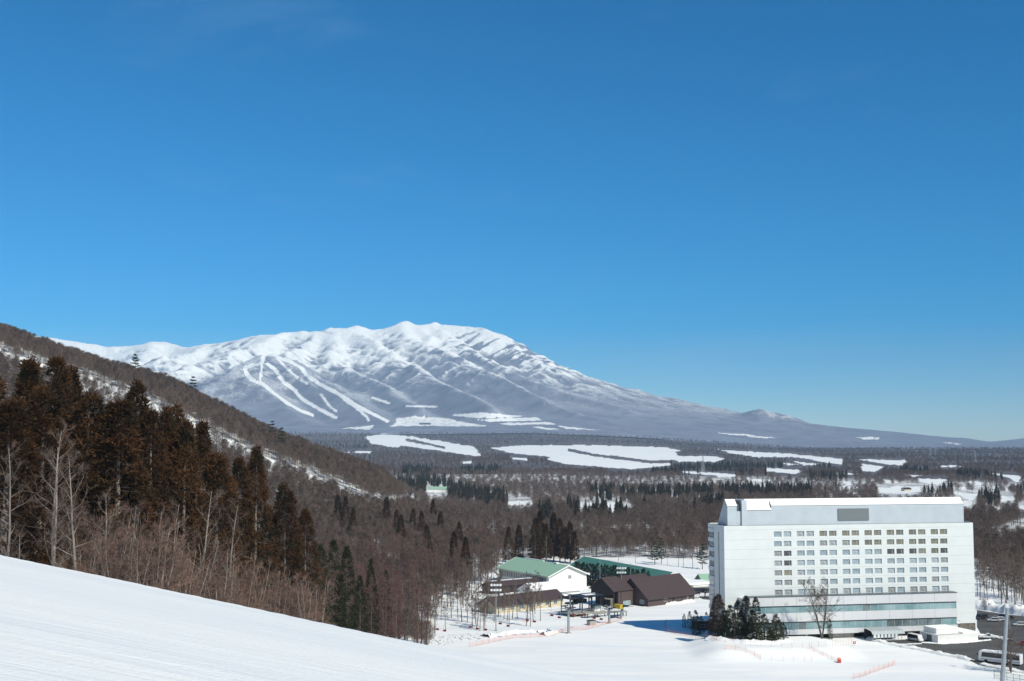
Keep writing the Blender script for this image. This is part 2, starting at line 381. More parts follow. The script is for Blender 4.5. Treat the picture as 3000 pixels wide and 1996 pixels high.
# side gullies running down the flanks (frame: across / along the fall towards lower right)
ga, gb = MX * 0.82 + MY * 0.57, MY * 0.82 - MX * 0.57
wq = 300 * (fbm(MX / 1300. + 9, MY / 1300., 3) - 0.5)
rn = fbm((ga + wq) / 640. + 3, (gb + wq) / 1500., 5, ridged=True, gain=0.55)
rn2 = fbm((ga + wq) / 230. + 31, gb / 420., 4, ridged=True, gain=0.55)
rn3 = fbm(ga / 85. + 5, gb / 150., 3, ridged=True)
crest = 1 - 0.85 * sstep(0.70, 0.92, (MZ - 64) / 1230.0)
MZ = MZ + rel * 78 * (rn - 0.74) * crest + rel * 68 * (rn2 - 0.7) * (0.30 + 0.70 * crest) + rel * 34 * (rn3 - 0.6) * (0.45 + 0.55 * crest)
edge = sstep(6500, 6560, MY)
MZ = MZ + 0.5 * edge
mpx, mpy = pix(MX, MY, MZ)
# wood cover: thins with height, on steep flanks and on crests
gy_, gx_ = np.gradient(MZ); sl = np.hypot(gy_ / np.gradient(MY, axis=0), gx_ / np.gradient(MX, axis=1))
hn = (MZ - 64) / 1230.0
# slope aspect: left-facing flanks get more wood plus painted shade, right-facing ones turn whiter
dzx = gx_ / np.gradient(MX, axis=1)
fb = fbm(MX / 420., MY / 520., 5)
mw = 0.56 - 0.66 * sstep(0.42, 0.95, hn + 0.34 * (fb - 0.5))
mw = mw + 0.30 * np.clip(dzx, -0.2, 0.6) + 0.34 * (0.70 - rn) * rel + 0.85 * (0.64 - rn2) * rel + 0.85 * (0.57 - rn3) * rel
skihill = inpoly(mpx, mpy, [(540,1150),(640,1095),(760,1040),(870,1056),(1000,1130),(1150,1237),(950,1250),(680,1210)])
mw = np.where(skihill, np.maximum(mw, 0.45 + 0.3 * (fb - 0.5)), mw)
mw = mw + 0.10 * (1 - sstep(0.08, 0.25, hn))
left_sn = 1 - sstep(350, 650, mpx)
mw = mw - 0.10 * left_sn
# bare rock ribs on the upper right flank
rock = sstep(1230, 1330, mpx) * (1 - sstep(1650, 1800, mpx)) * sstep(0.45, 0.62, hn)
rk = fbm((MX * 0.6 - MY * 0.8) / 70., (MX * 0.8 + MY * 0.6) / 330., 4, ridged=True, gain=0.6)
mw = mw + rock * (0.75 * sstep(0.60, 0.84, rk) - 0.1)
def run(pts, w):
    global mw
    d = polydist(mpx, mpy, pts)
    mw = np.where(d < w * (0.75 + 0.5 * vnoise(mpx / 9., mpy / 9.)), -0.6, mw)
run([(772,1046),(766,1064),(735,1072),(718,1080),(722,1095),(738,1113)], 4.6)
run([(774,1048),(768,1066),(765,1090),(762,1118)], 2.4)
run([(724,1100),(745,1117),(770,1125),(800,1150),(840,1180),(880,1203),(916,1217)], 3.8)
run([(784,1066),(806,1083),(822,1108),(832,1122),(862,1142),(880,1165),(905,1182),(950,1207),(985,1224)], 3.8)
run([(812,1048),(850,1060),(884,1078),(900,1102),(930,1122),(970,1143),(1010,1165),(1040,1185),(1075,1205),(1135,1234)], 3.8)
run([(812,1050),(840,1080),(868,1103),(900,1125)], 2)
run([(1008,1170),(1045,1195),(1075,1222),(1080,1232)], 3)
run([(940,1155),(965,1190),(985,1205)], 2)
run([(1090,1165),(1140,1182)], 2.5)
run([(1190,1190),(1280,1192)], 2)
mw = np.where(clearing(mpx, mpy) & (hn < 0.25), -0.6 + 0.9 * (fbm(mpx / 7., mpy / 2.2, 3) > np.where((mpx < 1430) & (mpy > 1218), 0.50, 0.63)), mw)
far = (mpx > 2450) & (MY > 9000)
mw = np.where(far & (mw > 0), 0.85, mw)
cone = sstep(1750, 2000, mpx) * (hn > -0.1)
mw = np.where((mw > -0.3), mw * (1 - cone) + cone * np.maximum(mw, 0.42), mw)
m_mtn = terrain_mat('mountain_snow_and_bare_wood', (0.235, 0.245, 0.305), (0.155, 0.165, 0.215), 0.075, False, 0.70, 1.08)  # blue skylit shade between the trees is put into the wood colours
m_o = grid_mesh('mountain', MX, MY, MZ, m_mtn, mw); m_o['kind'] = 'structure'
# ------------------------------------------------------------------ object helpers
def tag(o, label=None, cat=None, group=None, kind=None):
    if label: o['label'] = label
    if cat: o['category'] = cat
    if group: o['group'] = group
    if kind: o['kind'] = kind
    return o
def empty(name, loc=(0, 0, 0), rz=0.0, label=None, cat=None, group=None):
    o = bpy.data.objects.new(name, None); C.objects.link(o)
    o.location = loc; o.rotation_euler = (0, 0, rz); o.empty_display_size = 0.5
    return tag(o, label, cat, group)
def link(name, me, parent=None, loc=None):
    o = bpy.data.objects.new(name, me); C.objects.link(o)
    if parent is not None: o.parent = parent
    if loc is not None: o.location = loc
    return o
class MB:
    def __init__(s): s.v, s.f, s.m = [], [], []
    def face(s, pts, m=0):
        b = len(s.v); s.v.extend([tuple(p) for p in pts]); s.f.append(tuple(range(b, b + len(pts)))); s.m.append(m)
    def box(s, x0, x1, y0, y1, z0, z1, m=0):
        b = len(s.v)
        s.v += [(x0,y0,z0),(x1,y0,z0),(x1,y1,z0),(x0,y1,z0),(x0,y0,z1),(x1,y0,z1),(x1,y1,z1),(x0,y1,z1)]
        for f in ((3,2,1,0),(4,5,6,7),(0,1,5,4),(1,2,6,5),(2,3,7,6),(3,0,4,7)): s.f.append(tuple(b + i for i in f)); s.m.append(m)
    def prism(s, poly, axis, a, b, m=0):     # polygon (p,q) extruded along axis 0/1/2 from a to b
        def pt(p, q, t): return (t, p, q) if axis == 0 else (p, t, q) if axis == 1 else (p, q, t)
        n = len(poly); k = len(s.v)
        s.v += [pt(p, q, a) for p, q in poly] + [pt(p, q, b) for p, q in poly]
        s.f.append(tuple(k + i for i in range(n))[::-1]); s.m.append(m)
        s.f.append(tuple(k + n + i for i in range(n))); s.m.append(m)
        for i in range(n):
            j = (i + 1) % n; s.f.append((k + i, k + j, k + n + j, k + n + i)); s.m.append(m)
    def tube(s, pts, rads, sides=5, m=0, cap=False):
        pts = [Vector(p) for p in pts]; rings = []
        for i, p in enumerate(pts):
            d = (pts[min(i + 1, len(pts) - 1)] - pts[max(i - 1, 0)]).normalized()
            a = d.cross(Vector((0.3, 0.1, 1)) if abs(d.z) < 0.95 else Vector((1, 0, 0))).normalized(); bb = d.cross(a)
            k = len(s.v); rings.append(k)
            for j in range(sides):
                t = 2 * math.pi * j / sides
                s.v.append(tuple(p + (a * math.cos(t) + bb * math.sin(t)) * rads[i]))
        for r0, r1 in zip(rings[:-1], rings[1:]):
            for j in range(sides):
                j2 = (j + 1) % sides; s.f.append((r0 + j, r0 + j2, r1 + j2, r1 + j)); s.m.append(m)
        if cap:
            s.f.append(tuple(rings[0] + j for j in range(sides))[::-1]); s.m.append(m)
            s.f.append(tuple(rings[-1] + j for j in range(sides))); s.m.append(m)
    def mesh(s, name, mats, smooth=False):
        me = bpy.data.meshes.new(name); me.from_pydata(s.v, [], s.f)
        for m in (mats if isinstance(mats, (list, tuple)) else [mats]): me.materials.append(m)
        if len(me.materials) > 1: me.polygons.foreach_set('material_index', np.array(s.m, np.int32))
        if smooth: me.polygons.foreach_set('use_smooth', np.ones(len(s.f), bool))
        me.update(); return me
    def build(s, name, mats, parent=None, smooth=False):
        return link(name, s.mesh(name, mats, smooth), parent)
# ------------------------------------------------------------------ tree materials
m_bark = mat('grey_bark', (0.20, 0.165, 0.14), 0.9, noise=0.4, nscale=2.0, rand=0.25)
m_barkd = mat('dark_bark', (0.085, 0.066, 0.056), 0.9, noise=0.4, nscale=2.0, rand=0.2)
m_barkm = mat('brown_bark', (0.12, 0.092, 0.076), 0.9, noise=0.4, nscale=2.0, rand=0.2)
m_barkp = mat('pale_bark', (0.25, 0.21, 0.18), 0.9, noise=0.35, nscale=1.2, rand=0.2)
m_twig = mat('brown_twigs', (0.13, 0.092, 0.074), 0.9, noise=0.35, nscale=0.4, rand=0.3)
m_twigs = mat('scrub_twigs', (0.15, 0.092, 0.07), 0.9, noise=0.35, nscale=0.4, rand=0.3)
m_twigr = mat('larch_twigs', (0.125, 0.066, 0.055), 0.9, noise=0.35, nscale=0.4, rand=0.25)
m_twigf = mat('far_twigs', (0.125, 0.088, 0.072), 0.9, noise=0.3, nscale=0.05, rand=0.3)
m_cedar = mat('brown_cedar_foliage', (0.092, 0.040, 0.016), 0.85, nscale=0.35, col2=(0.024, 0.019, 0.009), rand=0.25, spec=0.15)
m_cedarf = mat('dark_cedar_foliage', (0.040, 0.032, 0.022), 0.85, nscale=0.3, col2=(0.018, 0.020, 0.014), rand=0.3, spec=0.15)
m_cedarg = mat('green_cedar_foliage', (0.036, 0.040, 0.014), 0.85, nscale=0.5, col2=(0.016, 0.020, 0.008), rand=0.25, spec=0.15)
m_pine = mat('pine_needles', (0.022, 0.042, 0.022), 0.8, nscale=0.6, col2=(0.045, 0.055, 0.022), rand=0.2, spec=0.2)
m_hedge = mat('hedge_foliage', (0.030, 0.040, 0.016), 0.85, nscale=0.8, col2=(0.012, 0.020, 0.010), rand=0.2, spec=0.15)
m_shrub = mat('golden_cypress_foliage', (0.060, 0.055, 0.016), 0.85, nscale=0.8, col2=(0.028, 0.032, 0.010), rand=0.2, spec=0.15)
# ------------------------------------------------------------------ tree prototypes
def rv(rs, s=1.0): return Vector((rs.uniform(-s, s), rs.uniform(-s, s), rs.uniform(-s, s)))
def blade(mb, p, d, w, rs, m=0):
    s = d.cross(rv(rs)).normalized() * (w / 2)
    mb.face((p - s, p + s, p + d), m)
def bare_tree(seed, H=14.0, spread=3.2, first=0.35, nprim=15, nsec=6, ntw=7, tw=0.035, lean=0.06, fork=False, up=0.9):
    rs = random.Random(seed); T, K = MB(), MB()
    def trunk(base, dirv, h, r):
        pts, rad = [], []; p = Vector(base); d = Vector(dirv)
        n = 9
        for i in range(n):
            pts.append(p.copy()); rad.append(r * (1 - 0.9 * i / (n - 1)) + 0.012)
            d = (d + Vector((rs.uniform(-.07, .07), rs.uniform(-.07, .07), 0.03))).normalized(); p = p + d * (h / (n - 1))
        T.tube(pts, rad, 6); return pts, rad
    stems = []
    if fork:
        nb = 4
        for k in range(nb):
            a = 2 * math.pi * k / nb + rs.random(); t = rs.uniform(0.12, 0.32)
            stems.append(trunk((0, 0, 0), (math.cos(a) * t, math.sin(a) * t, 1), H * rs.uniform(.8, 1), H * (0.0065 if H < 12 else 0.012)))
    else:
        stems.append(trunk((0, 0, -0.3), (rs.uniform(-lean, lean), rs.uniform(-lean, lean), 1), H, H * 0.0125))
    for pts, rad in stems:
        for i in range(nprim // len(stems) + 1):
            t = first + (1 - first) * (i + rs.random() * .8) / (nprim // len(stems) + 1)
            t = min(t, 0.985); f = t * (len(pts) - 1); k = int(f); p = pts[k].lerp(pts[k + 1], f - k)
            a = rs.random() * 6.283; L = spread * (1.15 - 0.75 * (t - first) / (1 - first)) * rs.uniform(.6, 1.1)
            d = Vector((math.cos(a), math.sin(a), rs.uniform(.35, 1.0) * up)).normalized()
            q = [p]; dd = d.copy()
            for s_ in range(3):
                dd = (dd + rv(rs, .22) + Vector((0, 0, .12))).normalized(); q.append(q[-1] + dd * L / 3)
            r0 = max(0.02, rad[k] * 0.45); T.tube(q, [r0, r0 * .7, r0 * .45, 0.012], 3)
            for j in range(nsec):
                g = rs.uniform(.25, 1.0) * 3; k2 = min(int(g), 2); pp = q[k2].lerp(q[k2 + 1], g - k2)
                d2 = (dd * .7 + rv(rs, .9) + Vector((0, 0, .25))).normalized(); L2 = L * rs.uniform(.25, .55)
                e = pp + d2 * L2; mid = pp.lerp(e, .5) + rv(rs, .06 * L2)
                K.tube([pp, mid, e], [0.022, 0.015, 0.006], 3)
                for _ in range(ntw):
                    b = pp.lerp(e, rs.uniform(.15, 1)); d3 = (d2 * .7 + rv(rs, 1.0) + Vector((0, 0, .15))).normalized()
                    blade(K, b, d3 * rs.uniform(.35, 1.0) * (0.4 + L2 * .5), tw, rs)
    return T, K
def far_bare(seed, H=12.0, Rr=3.6, ntw=230, tw=0.20, trunk_w=0.16):
    rs = random.Random(seed); M = MB()
    M.tube([(0, 0, -0.5), (rs.uniform(-.3, .3), rs.uniform(-.3, .3), H * .5), (rs.uniform(-.5, .5), 0, H * .93)], [trunk_w, trunk_w * .7, .03], 4, 0)
    for i in range(9):
        a = rs.random() * 6.28; z = H * rs.uniform(.3, .75); L = Rr * rs.uniform(.6, 1.0)
        d = Vector((math.cos(a), math.sin(a), rs.uniform(.6, 1.4))).normalized() * L
        blade(M, Vector((0, 0, z)), d, 0.16, rs, 0); blade(M, Vector((0, 0, z)), d, 0.16, rs, 0)
    for i in range(ntw):
        a = rs.random() * 6.28; r = Rr * math.sqrt(rs.random()) * .9; t = rs.random()
        z = H * (.42 + .50 * t) ; r *= math.sin(math.pi * min(1, .22 + .75 * t)) ** .6
        d = Vector((math.cos(a) * .6, math.sin(a) * .6, rs.uniform(.2, 1.4))).normalized() * rs.uniform(.9, 2.2)
        blade(M, Vector((r * math.cos(a), r * math.sin(a), z)) - d * .4, d + rv(rs, .4), tw, rs, 1)
    return M
def far_cone(seed, H=15.0, Rr=2.3, tiers=13, per=8):
    rs = random.Random(seed); M = MB()
    M.tube([(0, 0, -0.5), (0, 0, H * .6)], [.2, .1], 4, 0)
    for i in range(tiers):
        t = i / (tiers - 1); z = H * (.14 + .82 * t); r = Rr * (1 - t) ** .75 * (1 - .35 * (t < .12)) + .12
        for k in range(per if t < .8 else 4):
            a = 6.283 * (k + rs.random()) / per; rr = r * rs.uniform(.7, 1.25)
            d = Vector((math.cos(a), math.sin(a), 0)); s = Vector((-d.y, d.x, 0)) * rr * rs.uniform(.35, .6)
            tip = Vector((0, 0, z + H * .075 * rs.uniform(.7, 1.2)))
            o = d * rr + Vector((0, 0, z - H * .05 * rs.random()))
            M.face((tip, o - s, o * 1.0 + Vector((0, 0, -.25)) , o + s), 1)
    return M
def tufted(seed, H=26.0, Rr=3.6, ntuft=420, blades=30, bl=0.62, bw=0.20, base=0.16, power=0.62, lump=0.35, bushy=1.0):
    """a cedar: trunk and a crown made of many small foliage tufts"""
    rs = random.Random(seed); T, K = MB(), MB()
    T.tube([(0, 0, -0.5), (rs.uniform(-.2, .2), 0, H * .3), (0, rs.uniform(-.2, .2), H * .7), (0, 0, H * .97)], [H * .014, H * .012, H * .006, .02], 7)
    lob = [(rs.random() * 6.28, rs.random(), rs.uniform(.6, 1.4)) for _ in range(14)]
    for i in range(ntuft):
        t = rs.random() ** 1.25; a = rs.random() * 6.283
        prof = (1 - t) ** power * min(1, (t + .10) / .22) ** .5
        w = 1 + lump * sum(max(0, math.cos(a - la)) ** 4 * max(0, 1 - abs(t - lt) * 5) * (lw - .8) for la, lt, lw in lob)
        r = Rr * prof * w * (0.52 + .48 * rs.random() ** .5)
        c = Vector((r * math.cos(a), r * math.sin(a), H * (base + (1 - base) * t) - .25 * r))
        out = Vector((math.cos(a), math.sin(a), .35)).normalized()
        R0 = bl * rs.uniform(.7, 1.35) * bushy
        if i % 9 == 0:
            T.tube([(0, 0, c.z + .1 * r), c * .8 + Vector((0, 0, c.z * .2))], [.04, .015], 3)
        for b in range(blades):
            d = (rv(rs) + out * .5 + Vector((0, 0, .2))); d.normalize()
            p = c + d * R0 * rs.uniform(.35, .8)
            blade(K, p, (d * .8 + rv(rs, .5) + Vector((0, 0, .25))) * R0 * rs.uniform(.25, .5), bw * rs.uniform(.7, 1.4), rs)
    for b in range(30):
        z = H * rs.uniform(.955, 1.0); blade(K, Vector((0, 0, z - .6)), Vector((rs.uniform(-.35, .35), rs.uniform(-.35, .35), .9)), bw, rs)
    return T, K
def larch(seed, H=20.0, Rr=2.7, nb=150, ntw=9, tw=0.05):
    rs = random.Random(seed); T, K = MB(), MB()
    T.tube([(0, 0, -0.4), (rs.uniform(-.15, .15), 0, H * .5), (0, 0, H)], [H * .010, H * .007, .015], 6)
    for i in range(nb):
        t = rs.uniform(.18, .99); a = rs.random() * 6.283; L = Rr * (1.08 - t) ** .6 * rs.uniform(.55, 1.1)
        p = Vector((0, 0, H * t)); d = Vector((math.cos(a), math.sin(a), rs.uniform(-.12, .38))).normalized()
        e = p + d * L; K.tube([p, p.lerp(e, .5) - Vector((0, 0, .05 * L)), e], [.03, .018, .006], 3)
        for _ in range(ntw):
            b = p.lerp(e, rs.uniform(.2, 1)); blade(K, b, (d * .4 + rv(rs, .8)).normalized() * rs.uniform(.3, .85), tw, rs)
    return T, K
def pine(seed, H=13.0, Rr=4.0, tiers=8, per=5, ntuft=5, blades=22, droop=0.05):
    rs = random.Random(seed); T, K = MB(), MB()
    T.tube([(0, 0, -0.3), (rs.uniform(-.2, .2), rs.uniform(-.2, .2), H * .5), (0, 0, H * .98)], [H * .017, H * .012, .03], 7)
    for i in range(tiers):
        t = .22 + .76 * i / (tiers - 1)
        for k in range(per if t < .9 else 3):
            a = 6.283 * (k + rs.random() * .8) / per; L = Rr * (1.05 - t) ** .7 * rs.uniform(.6, 1.15) + .3
            p = Vector((0, 0, H * t + rs.uniform(-.3, .3))); d = Vector((math.cos(a), math.sin(a), rs.uniform(-.05, .28) - droop))
            e = p + d * L; T.tube([p, p.lerp(e, .6) + Vector((0, 0, -.05 * L)), e], [.07, .045, .015], 4)
            for j in range(ntuft):
                c = p.lerp(e, .35 + .65 * (j + .5) / ntuft) + Vector((rs.uniform(-.35, .35), rs.uniform(-.35, .35), rs.uniform(0, .2)))
                for b in range(blades):
                    dd = (Vector((rs.uniform(-1, 1), rs.uniform(-1, 1), rs.uniform(-.1, .75)))).normalized()
                    blade(K, c + dd * .1, dd * rs.uniform(.3, .75), .13, rs)
    return T, K
PROTO = {}
def proto(kind, gen, n, mt, mk):
    PROTO[kind] = []
    for i in range(n):
        T, K = gen(i)
        PROTO[kind].append((T.mesh(kind + '_trunk', mt, True), K.mesh(kind + '_crown', mk)))
def single(kind, gen, n, mats):
    PROTO[kind] = [gen(i).mesh(kind, mats) for i in range(n)]
def both(TK, mats):
    T, K = TK; M = MB(); M.v = T.v + K.v; b = len(T.v)
    M.f = T.f + [tuple(i + b for i in f) for f in K.f]; M.m = [0] * len(T.f) + [1] * len(K.f)
    return M
proto('bare', lambda i: bare_tree(100 + i, 14.0, 3.1, .36, 17, 6, 10, .05), 6, m_bark, m_twig)
proto('barepale', lambda i: bare_tree(140 + i, 16.0, 3.8, .22, 18, 6, 9, .032), 4, m_barkp, m_twig)
proto('scrub', lambda i: bare_tree(170 + i, 8.0, 2.5, .15, 22, 6, 9, .03, .25, True, .7), 4, m_bark, m_twigs)
proto('oldbare', lambda i: bare_tree(190 + i, 15.0, 5.2, .18, 34, 8, 10, .05, .02, True, 1.0), 2, m_barkm, m_twig)
proto('cedar', lambda i: tufted(200 + i, 26.0, 3.3 + .5 * (i % 3), 430, 46, .85, .16, .14, .5 + .12 * (i % 3), .6), 6, m_bark, m_cedar)
proto('cedarg', lambda i: tufted(230 + i, 22.0, 3.2, 330, 30, .6, .18), 3, m_barkd, m_cedarg)
proto('larch', lambda i: larch(260 + i), 5, m_barkd, m_twigr)
proto('pine', lambda i: pine(280 + i), 4, m_barkd, m_pine)
proto('spruce', lambda i: tufted(300 + i, 9.0, 1.7, 170, 22, .42, .13, .06, .8, .25), 3, m_barkd, m_hedge)
proto('cypress', lambda i: tufted(320 + i, 6.0, 1.0, 120, 20, .34, .11, .03, .5, .2), 3, m_barkd, m_shrub)
single('farbare', lambda i: far_bare(400 + i), 5, [m_bark, m_twigf])
single('midbare', lambda i: far_bare(420 + i, 13, 3.3, 620, .10, .15), 4, [m_bark, m_twig])
single('farcone', lambda i: far_cone(440 + i), 4, [m_barkd, m_cedarf])
single('farlarch', lambda i: both(larch(460 + i, 18, 2.4, 70, 4, .10), None), 3, [m_barkd, m_twigr])
def plant(kind, x, y, H, H0, name, label, cat, group=None, i=None, wid=1.0, z=None, rz=None, parts=True):
    z = gz(x, y) if z is None else z
    s = H / H0; pr = PROTO[kind]; k = random.randrange(len(pr)) if i is None else i % len(pr)
    rz = random.random() * 6.28 if rz is None else rz
    if isinstance(pr[k], tuple):
        o = empty(name, (x, y, z), rz, label, cat, group); o.scale = (s * wid, s * wid, s)
        link('trunk', pr[k][0], o); link('crown', pr[k][1], o)
    else:
        o = link(name, pr[k], None, (x, y, z)); o.rotation_euler = (0, 0, rz); o.scale = (s * wid, s * wid, s)
        tag(o, label, cat, group)
    return o
# ------------------------------------------------------------------ scattered woods (uncountable): one object, geometry-node copies of trees held in its own mesh
def scatter(name, label, meshes, xs, ys, zs, ids, scs, cat):
    co, faces, mi, tid, rz, ss = [], [], [], [], [], []
    mats = []
    for k, me in enumerate(meshes):
        b = len(co); co += [tuple(v.co) for v in me.vertices]
        rem = []
        for m in me.materials:
            if m not in mats: mats.append(m)
            rem.append(mats.index(m))
        for p in me.polygons:
            faces.append(tuple(b + v for v in p.vertices)); mi.append(rem[p.material_index])
        n = len(me.vertices); tid += [100 + k] * n; rz += [0.0] * n; ss += [1.0] * n
    n = len(xs)
    co += list(zip(xs.tolist(), ys.tolist(), zs.tolist())); tid += [int(i) for i in ids]; rz += rng.uniform(0, 6.28, n).tolist(); ss += list(scs)
    me = bpy.data.meshes.new(name); me.from_pydata(co, [], faces)
    for m in mats: me.materials.append(m)
    me.polygons.foreach_set('material_index', np.array(mi, np.int32))
    for nm, ty, dat in (('tid', 'INT', tid), ('rz', 'FLOAT', rz), ('sc', 'FLOAT', ss)):
        a = me.attributes.new(nm, ty, 'POINT'); a.data.foreach_set('value', np.array(dat, np.int32 if ty == 'INT' else np.float32))
    o = link(name, me); tag(o, label, cat, None, 'stuff')
    ng = bpy.data.node_groups.new(name, 'GeometryNodeTree')
    ng.interface.new_socket('Geometry', in_out='INPUT', socket_type='NodeSocketGeometry'); ng.interface.new_socket('Geometry', in_out='OUTPUT', socket_type='NodeSocketGeometry')
    N, L = ng.nodes, ng.links
    gi, go = N.new('NodeGroupInput'), N.new('NodeGroupOutput'); jn = N.new('GeometryNodeJoinGeometry')
    def attr(nm, ty):
        a = N.new('GeometryNodeInputNamedAttribute'); a.data_type = ty; a.inputs[0].default_value = nm; return a.outputs[0]
    def sel(k):
        c = N.new('FunctionNodeCompare'); c.data_type = 'INT'; c.operation = 'EQUAL'; L.new(attr('tid', 'INT'), c.inputs[2]); c.inputs[3].default_value = k
        s = N.new('GeometryNodeSeparateGeometry'); s.domain = 'POINT'; L.new(gi.outputs[0], s.inputs[0]); L.new(c.outputs[0], s.inputs[1]); return s.outputs[0]
    for k in range(len(meshes)):
        ip = N.new('GeometryNodeInstanceOnPoints'); L.new(sel(k), ip.inputs['Points']); L.new(sel(100 + k), ip.inputs['Instance'])
        cx = N.new('ShaderNodeCombineXYZ'); L.new(attr('rz', 'FLOAT'), cx.inputs[2]); L.new(cx.outputs[0], ip.inputs['Rotation'])
        L.new(attr('sc', 'FLOAT'), ip.inputs['Scale']); L.new(ip.outputs[0], jn.inputs[0])
    L.new(jn.outputs[0], go.inputs[0])
    md = o.modifiers.new('scatter', 'NODES'); md.node_group = ng
    return o
ORD = ['first','second','third','fourth','fifth','sixth','seventh','eighth','ninth','tenth','eleventh','twelfth','thirteenth','fourteenth','fifteenth','sixteenth','seventeenth','eighteenth','nineteenth','twentieth','twenty-first','twenty-second','twenty-third','twenty-fourth','twenty-fifth','twenty-sixth','twenty-seventh','twenty-eighth','twenty-ninth','thirtieth']
def place_top(px, py, H, lo=380.0, hi=1000.0):   # distance at which a tree of height H would reach that photo row
    ys = np.linspace(lo, hi, 300); dx, dy, dz = ray(px, py)
    top = CAMZ + dz / dy * ys - ground(dx / dy * ys, ys)
    k = int(np.argmin(np.abs(top - H))); return float(ys[k]), float(top[k])
# --- brown cedars behind the snow crest: (photo x, photo y of the top, distance, width factor)
CED = [(-25,1120,150,1.3),(28,1190,128,1.2),(88,1064,150,1.05),(130,1150,140,1.15),(168,1059,152,1.05),(208,1087,158,0.95),(262,1165,150,1.2),(300,1230,165,1.1),(350,1183,150,1.35),(402,1133,165,0.85),(444,1214,158,1.0),(486,1206,166,0.85),(520,1198,172,0.8),(545,1248,165,0.9),(593,1244,176,0.85),(640,1340,170,1.1),(700,1351,190,0.9),(752,1317,198,0.85),(836,1428,215,1.0),(895,1500,225,0.8)]
for k, (px, py, Y, w) in enumerate(CED):
    t = at(px, py, Y); z = gz(t.x, Y); H = t.z - z
    plant('cedar', t.x, Y, H, 26.0, 'cedar_tree', ORD[k] + ' tall rust brown cedar from the left edge behind the snow crest', 'cedar', 'rust brown cedars behind the snow crest', k, 1.12 * w * 26.0 / H, z)
CED2 = [(-60,1260,185),(60,1280,178),(140,1270,188),(230,1280,190),(310,1320,185),(380,1330,192),(460,1340,188),(540,1370,196),(610,1400,195),(670,1450,200),(730,1480,205),(790,1500,215),(860,1560,225)]
for px, py, Y in CED2:
    t = at(px, py, Y); z = gz(t.x, Y)
    plant('cedarg', t.x, Y, t.z - z, 22.0, 'cedar_tree', 'dark cedar filling the shade behind the front row of rust brown cedars', 'cedar', 'dark cedars of the second row', None, 1.25, z)
CED3 = [(977,1587,262,1.0),(1017,1606,268,1.0),(1087,1642,300,0.8),(1131,1675,318,0.75),(940,1600,255,1.0),(1055,1690,290,1.0),(1000,1690,262,1.0)]
for k, (px, py, Y, w) in enumerate(CED3):
    t = at(px, py, Y); z = gz(t.x, Y)
    plant('cedarg', t.x, Y, t.z - z, 22.0, 'cedar_tree', ORD[k] + ' olive green cedar among the larches right of the brown cedars', 'cedar', 'olive cedars among the larches', k, w * .95, z)
CED4 = [(990,1452),(1013,1457),(1035,1490),(1133,1459),(1162,1495),(1175,1510),(1210,1492),(1235,1500),(1269,1465),(1290,1500),(1345,1530),(1364,1575),(1330,1560),(1250,1540)]
for k, (px, py) in enumerate(CED4):
    Y, H = place_top(px, py, 21.0, 430, 900); x = at(px, py, Y).x; H = min(max(H, 10), 26)
    plant('cedar', x, Y, H, 26.0, 'cedar_tree', ORD[k] + ' dark reddish cedar from the left above the larch slope', 'cedar', 'reddish cedars above the larch slope', k, 1.0)
# --- pale bare trees and scrub in front of the cedars
BP = [(20,1300,112),(60,1560,112),(157,1300,118),(165,1250,121),(232,1330,117),(345,1480,126),(388,1520,130),(470,1490,136),(508,1470,140),(575,1430,150),(670,1470,158),(305,1440,122)]
for k, (px, py, Y) in enumerate(BP):
    x = at(px, 1500, Y).x; z = gz(x, Y); H = max(5, at(px, py, Y).z - z)
    plant('barepale', x, Y, H, 16.0, 'bare_tree', ORD[k] + ' pale bare tree from the left standing against the brown cedars', 'tree', 'pale bare trees against the cedars', k, .9, z)
for k in range(46):
    px = 250 + 700 * (k + random.random() * .8) / 46; Y = random.uniform(112, 135) + max(0, px - 400) * .13
    x = at(px, 1500, Y).x
    plant('scrub', x, Y, random.uniform(8.0, 12.5), 8.0, 'scrub_tree', 'low many-stemmed bare tree along the foot of the cedars above the snow crest', 'tree', 'bare scrub trees along the snow crest', None, 1.0)
# --- larch slope
def scatter_px(n, poly, jit=0):
    poly = np.array(poly); out = []
    x0, y0 = poly.min(0); x1, y1 = poly.max(0)
    while len(out) < n:
        p = rng.uniform((x0, y0), (x1, y1))
        if inpoly(np.array([p[0]]), np.array([p[1]]), poly)[0]: out.append(p)
    return out
for px, Y in [(rng.uniform(880, 1400), rng.uniform(290, 560)) for _ in range(330)]:
    x = at(px, 1500, Y).x; g = gz(x, Y)
    gp = pix(np.array([x]), np.array([Y]), np.array([g]))[1][0]
    if (gp > 1800 and px > 1180) or (gp > 1740 and px > 1290): continue
    plant('larch', x, Y, random.uniform(14, 21), 20.0, 'larch_tree', 'reddish bare larch on the slope between the brown cedars and the lift', 'larch', 'larches on the slope')
for px, py in scatter_px(105, [(1120,1862),(1240,1868),(1420,1850),(1590,1835),(1600,1800),(1500,1765),(1380,1740),(1250,1730),(1150,1760)]):
    p = on_ground(px, py)
    plant('bare', p.x, p.y, random.uniform(9, 15), 14.0, 'bare_tree', 'slender bare tree in the thin grove left of the lift tower', 'tree', 'thin grove beside the lift')
for px, py in scatter_px(70, [(1150,1770),(1420,1735),(1470,1700),(1475,1645),(1320,1620),(1150,1660)]):
    p = on_ground(px, py)
    plant('bare', p.x, p.y, random.uniform(9, 14), 14.0, 'bare_tree', 'brown bare tree in the wood left of the pale green roof', 'tree', 'wood left of the green roof')
sw = [on_ground(a, b) for a, b in scatter_px(420, [(960,1850),(1120,1862),(1250,1790),(1380,1745),(1460,1700),(1460,1640),(1200,1600),(1000,1640)])]
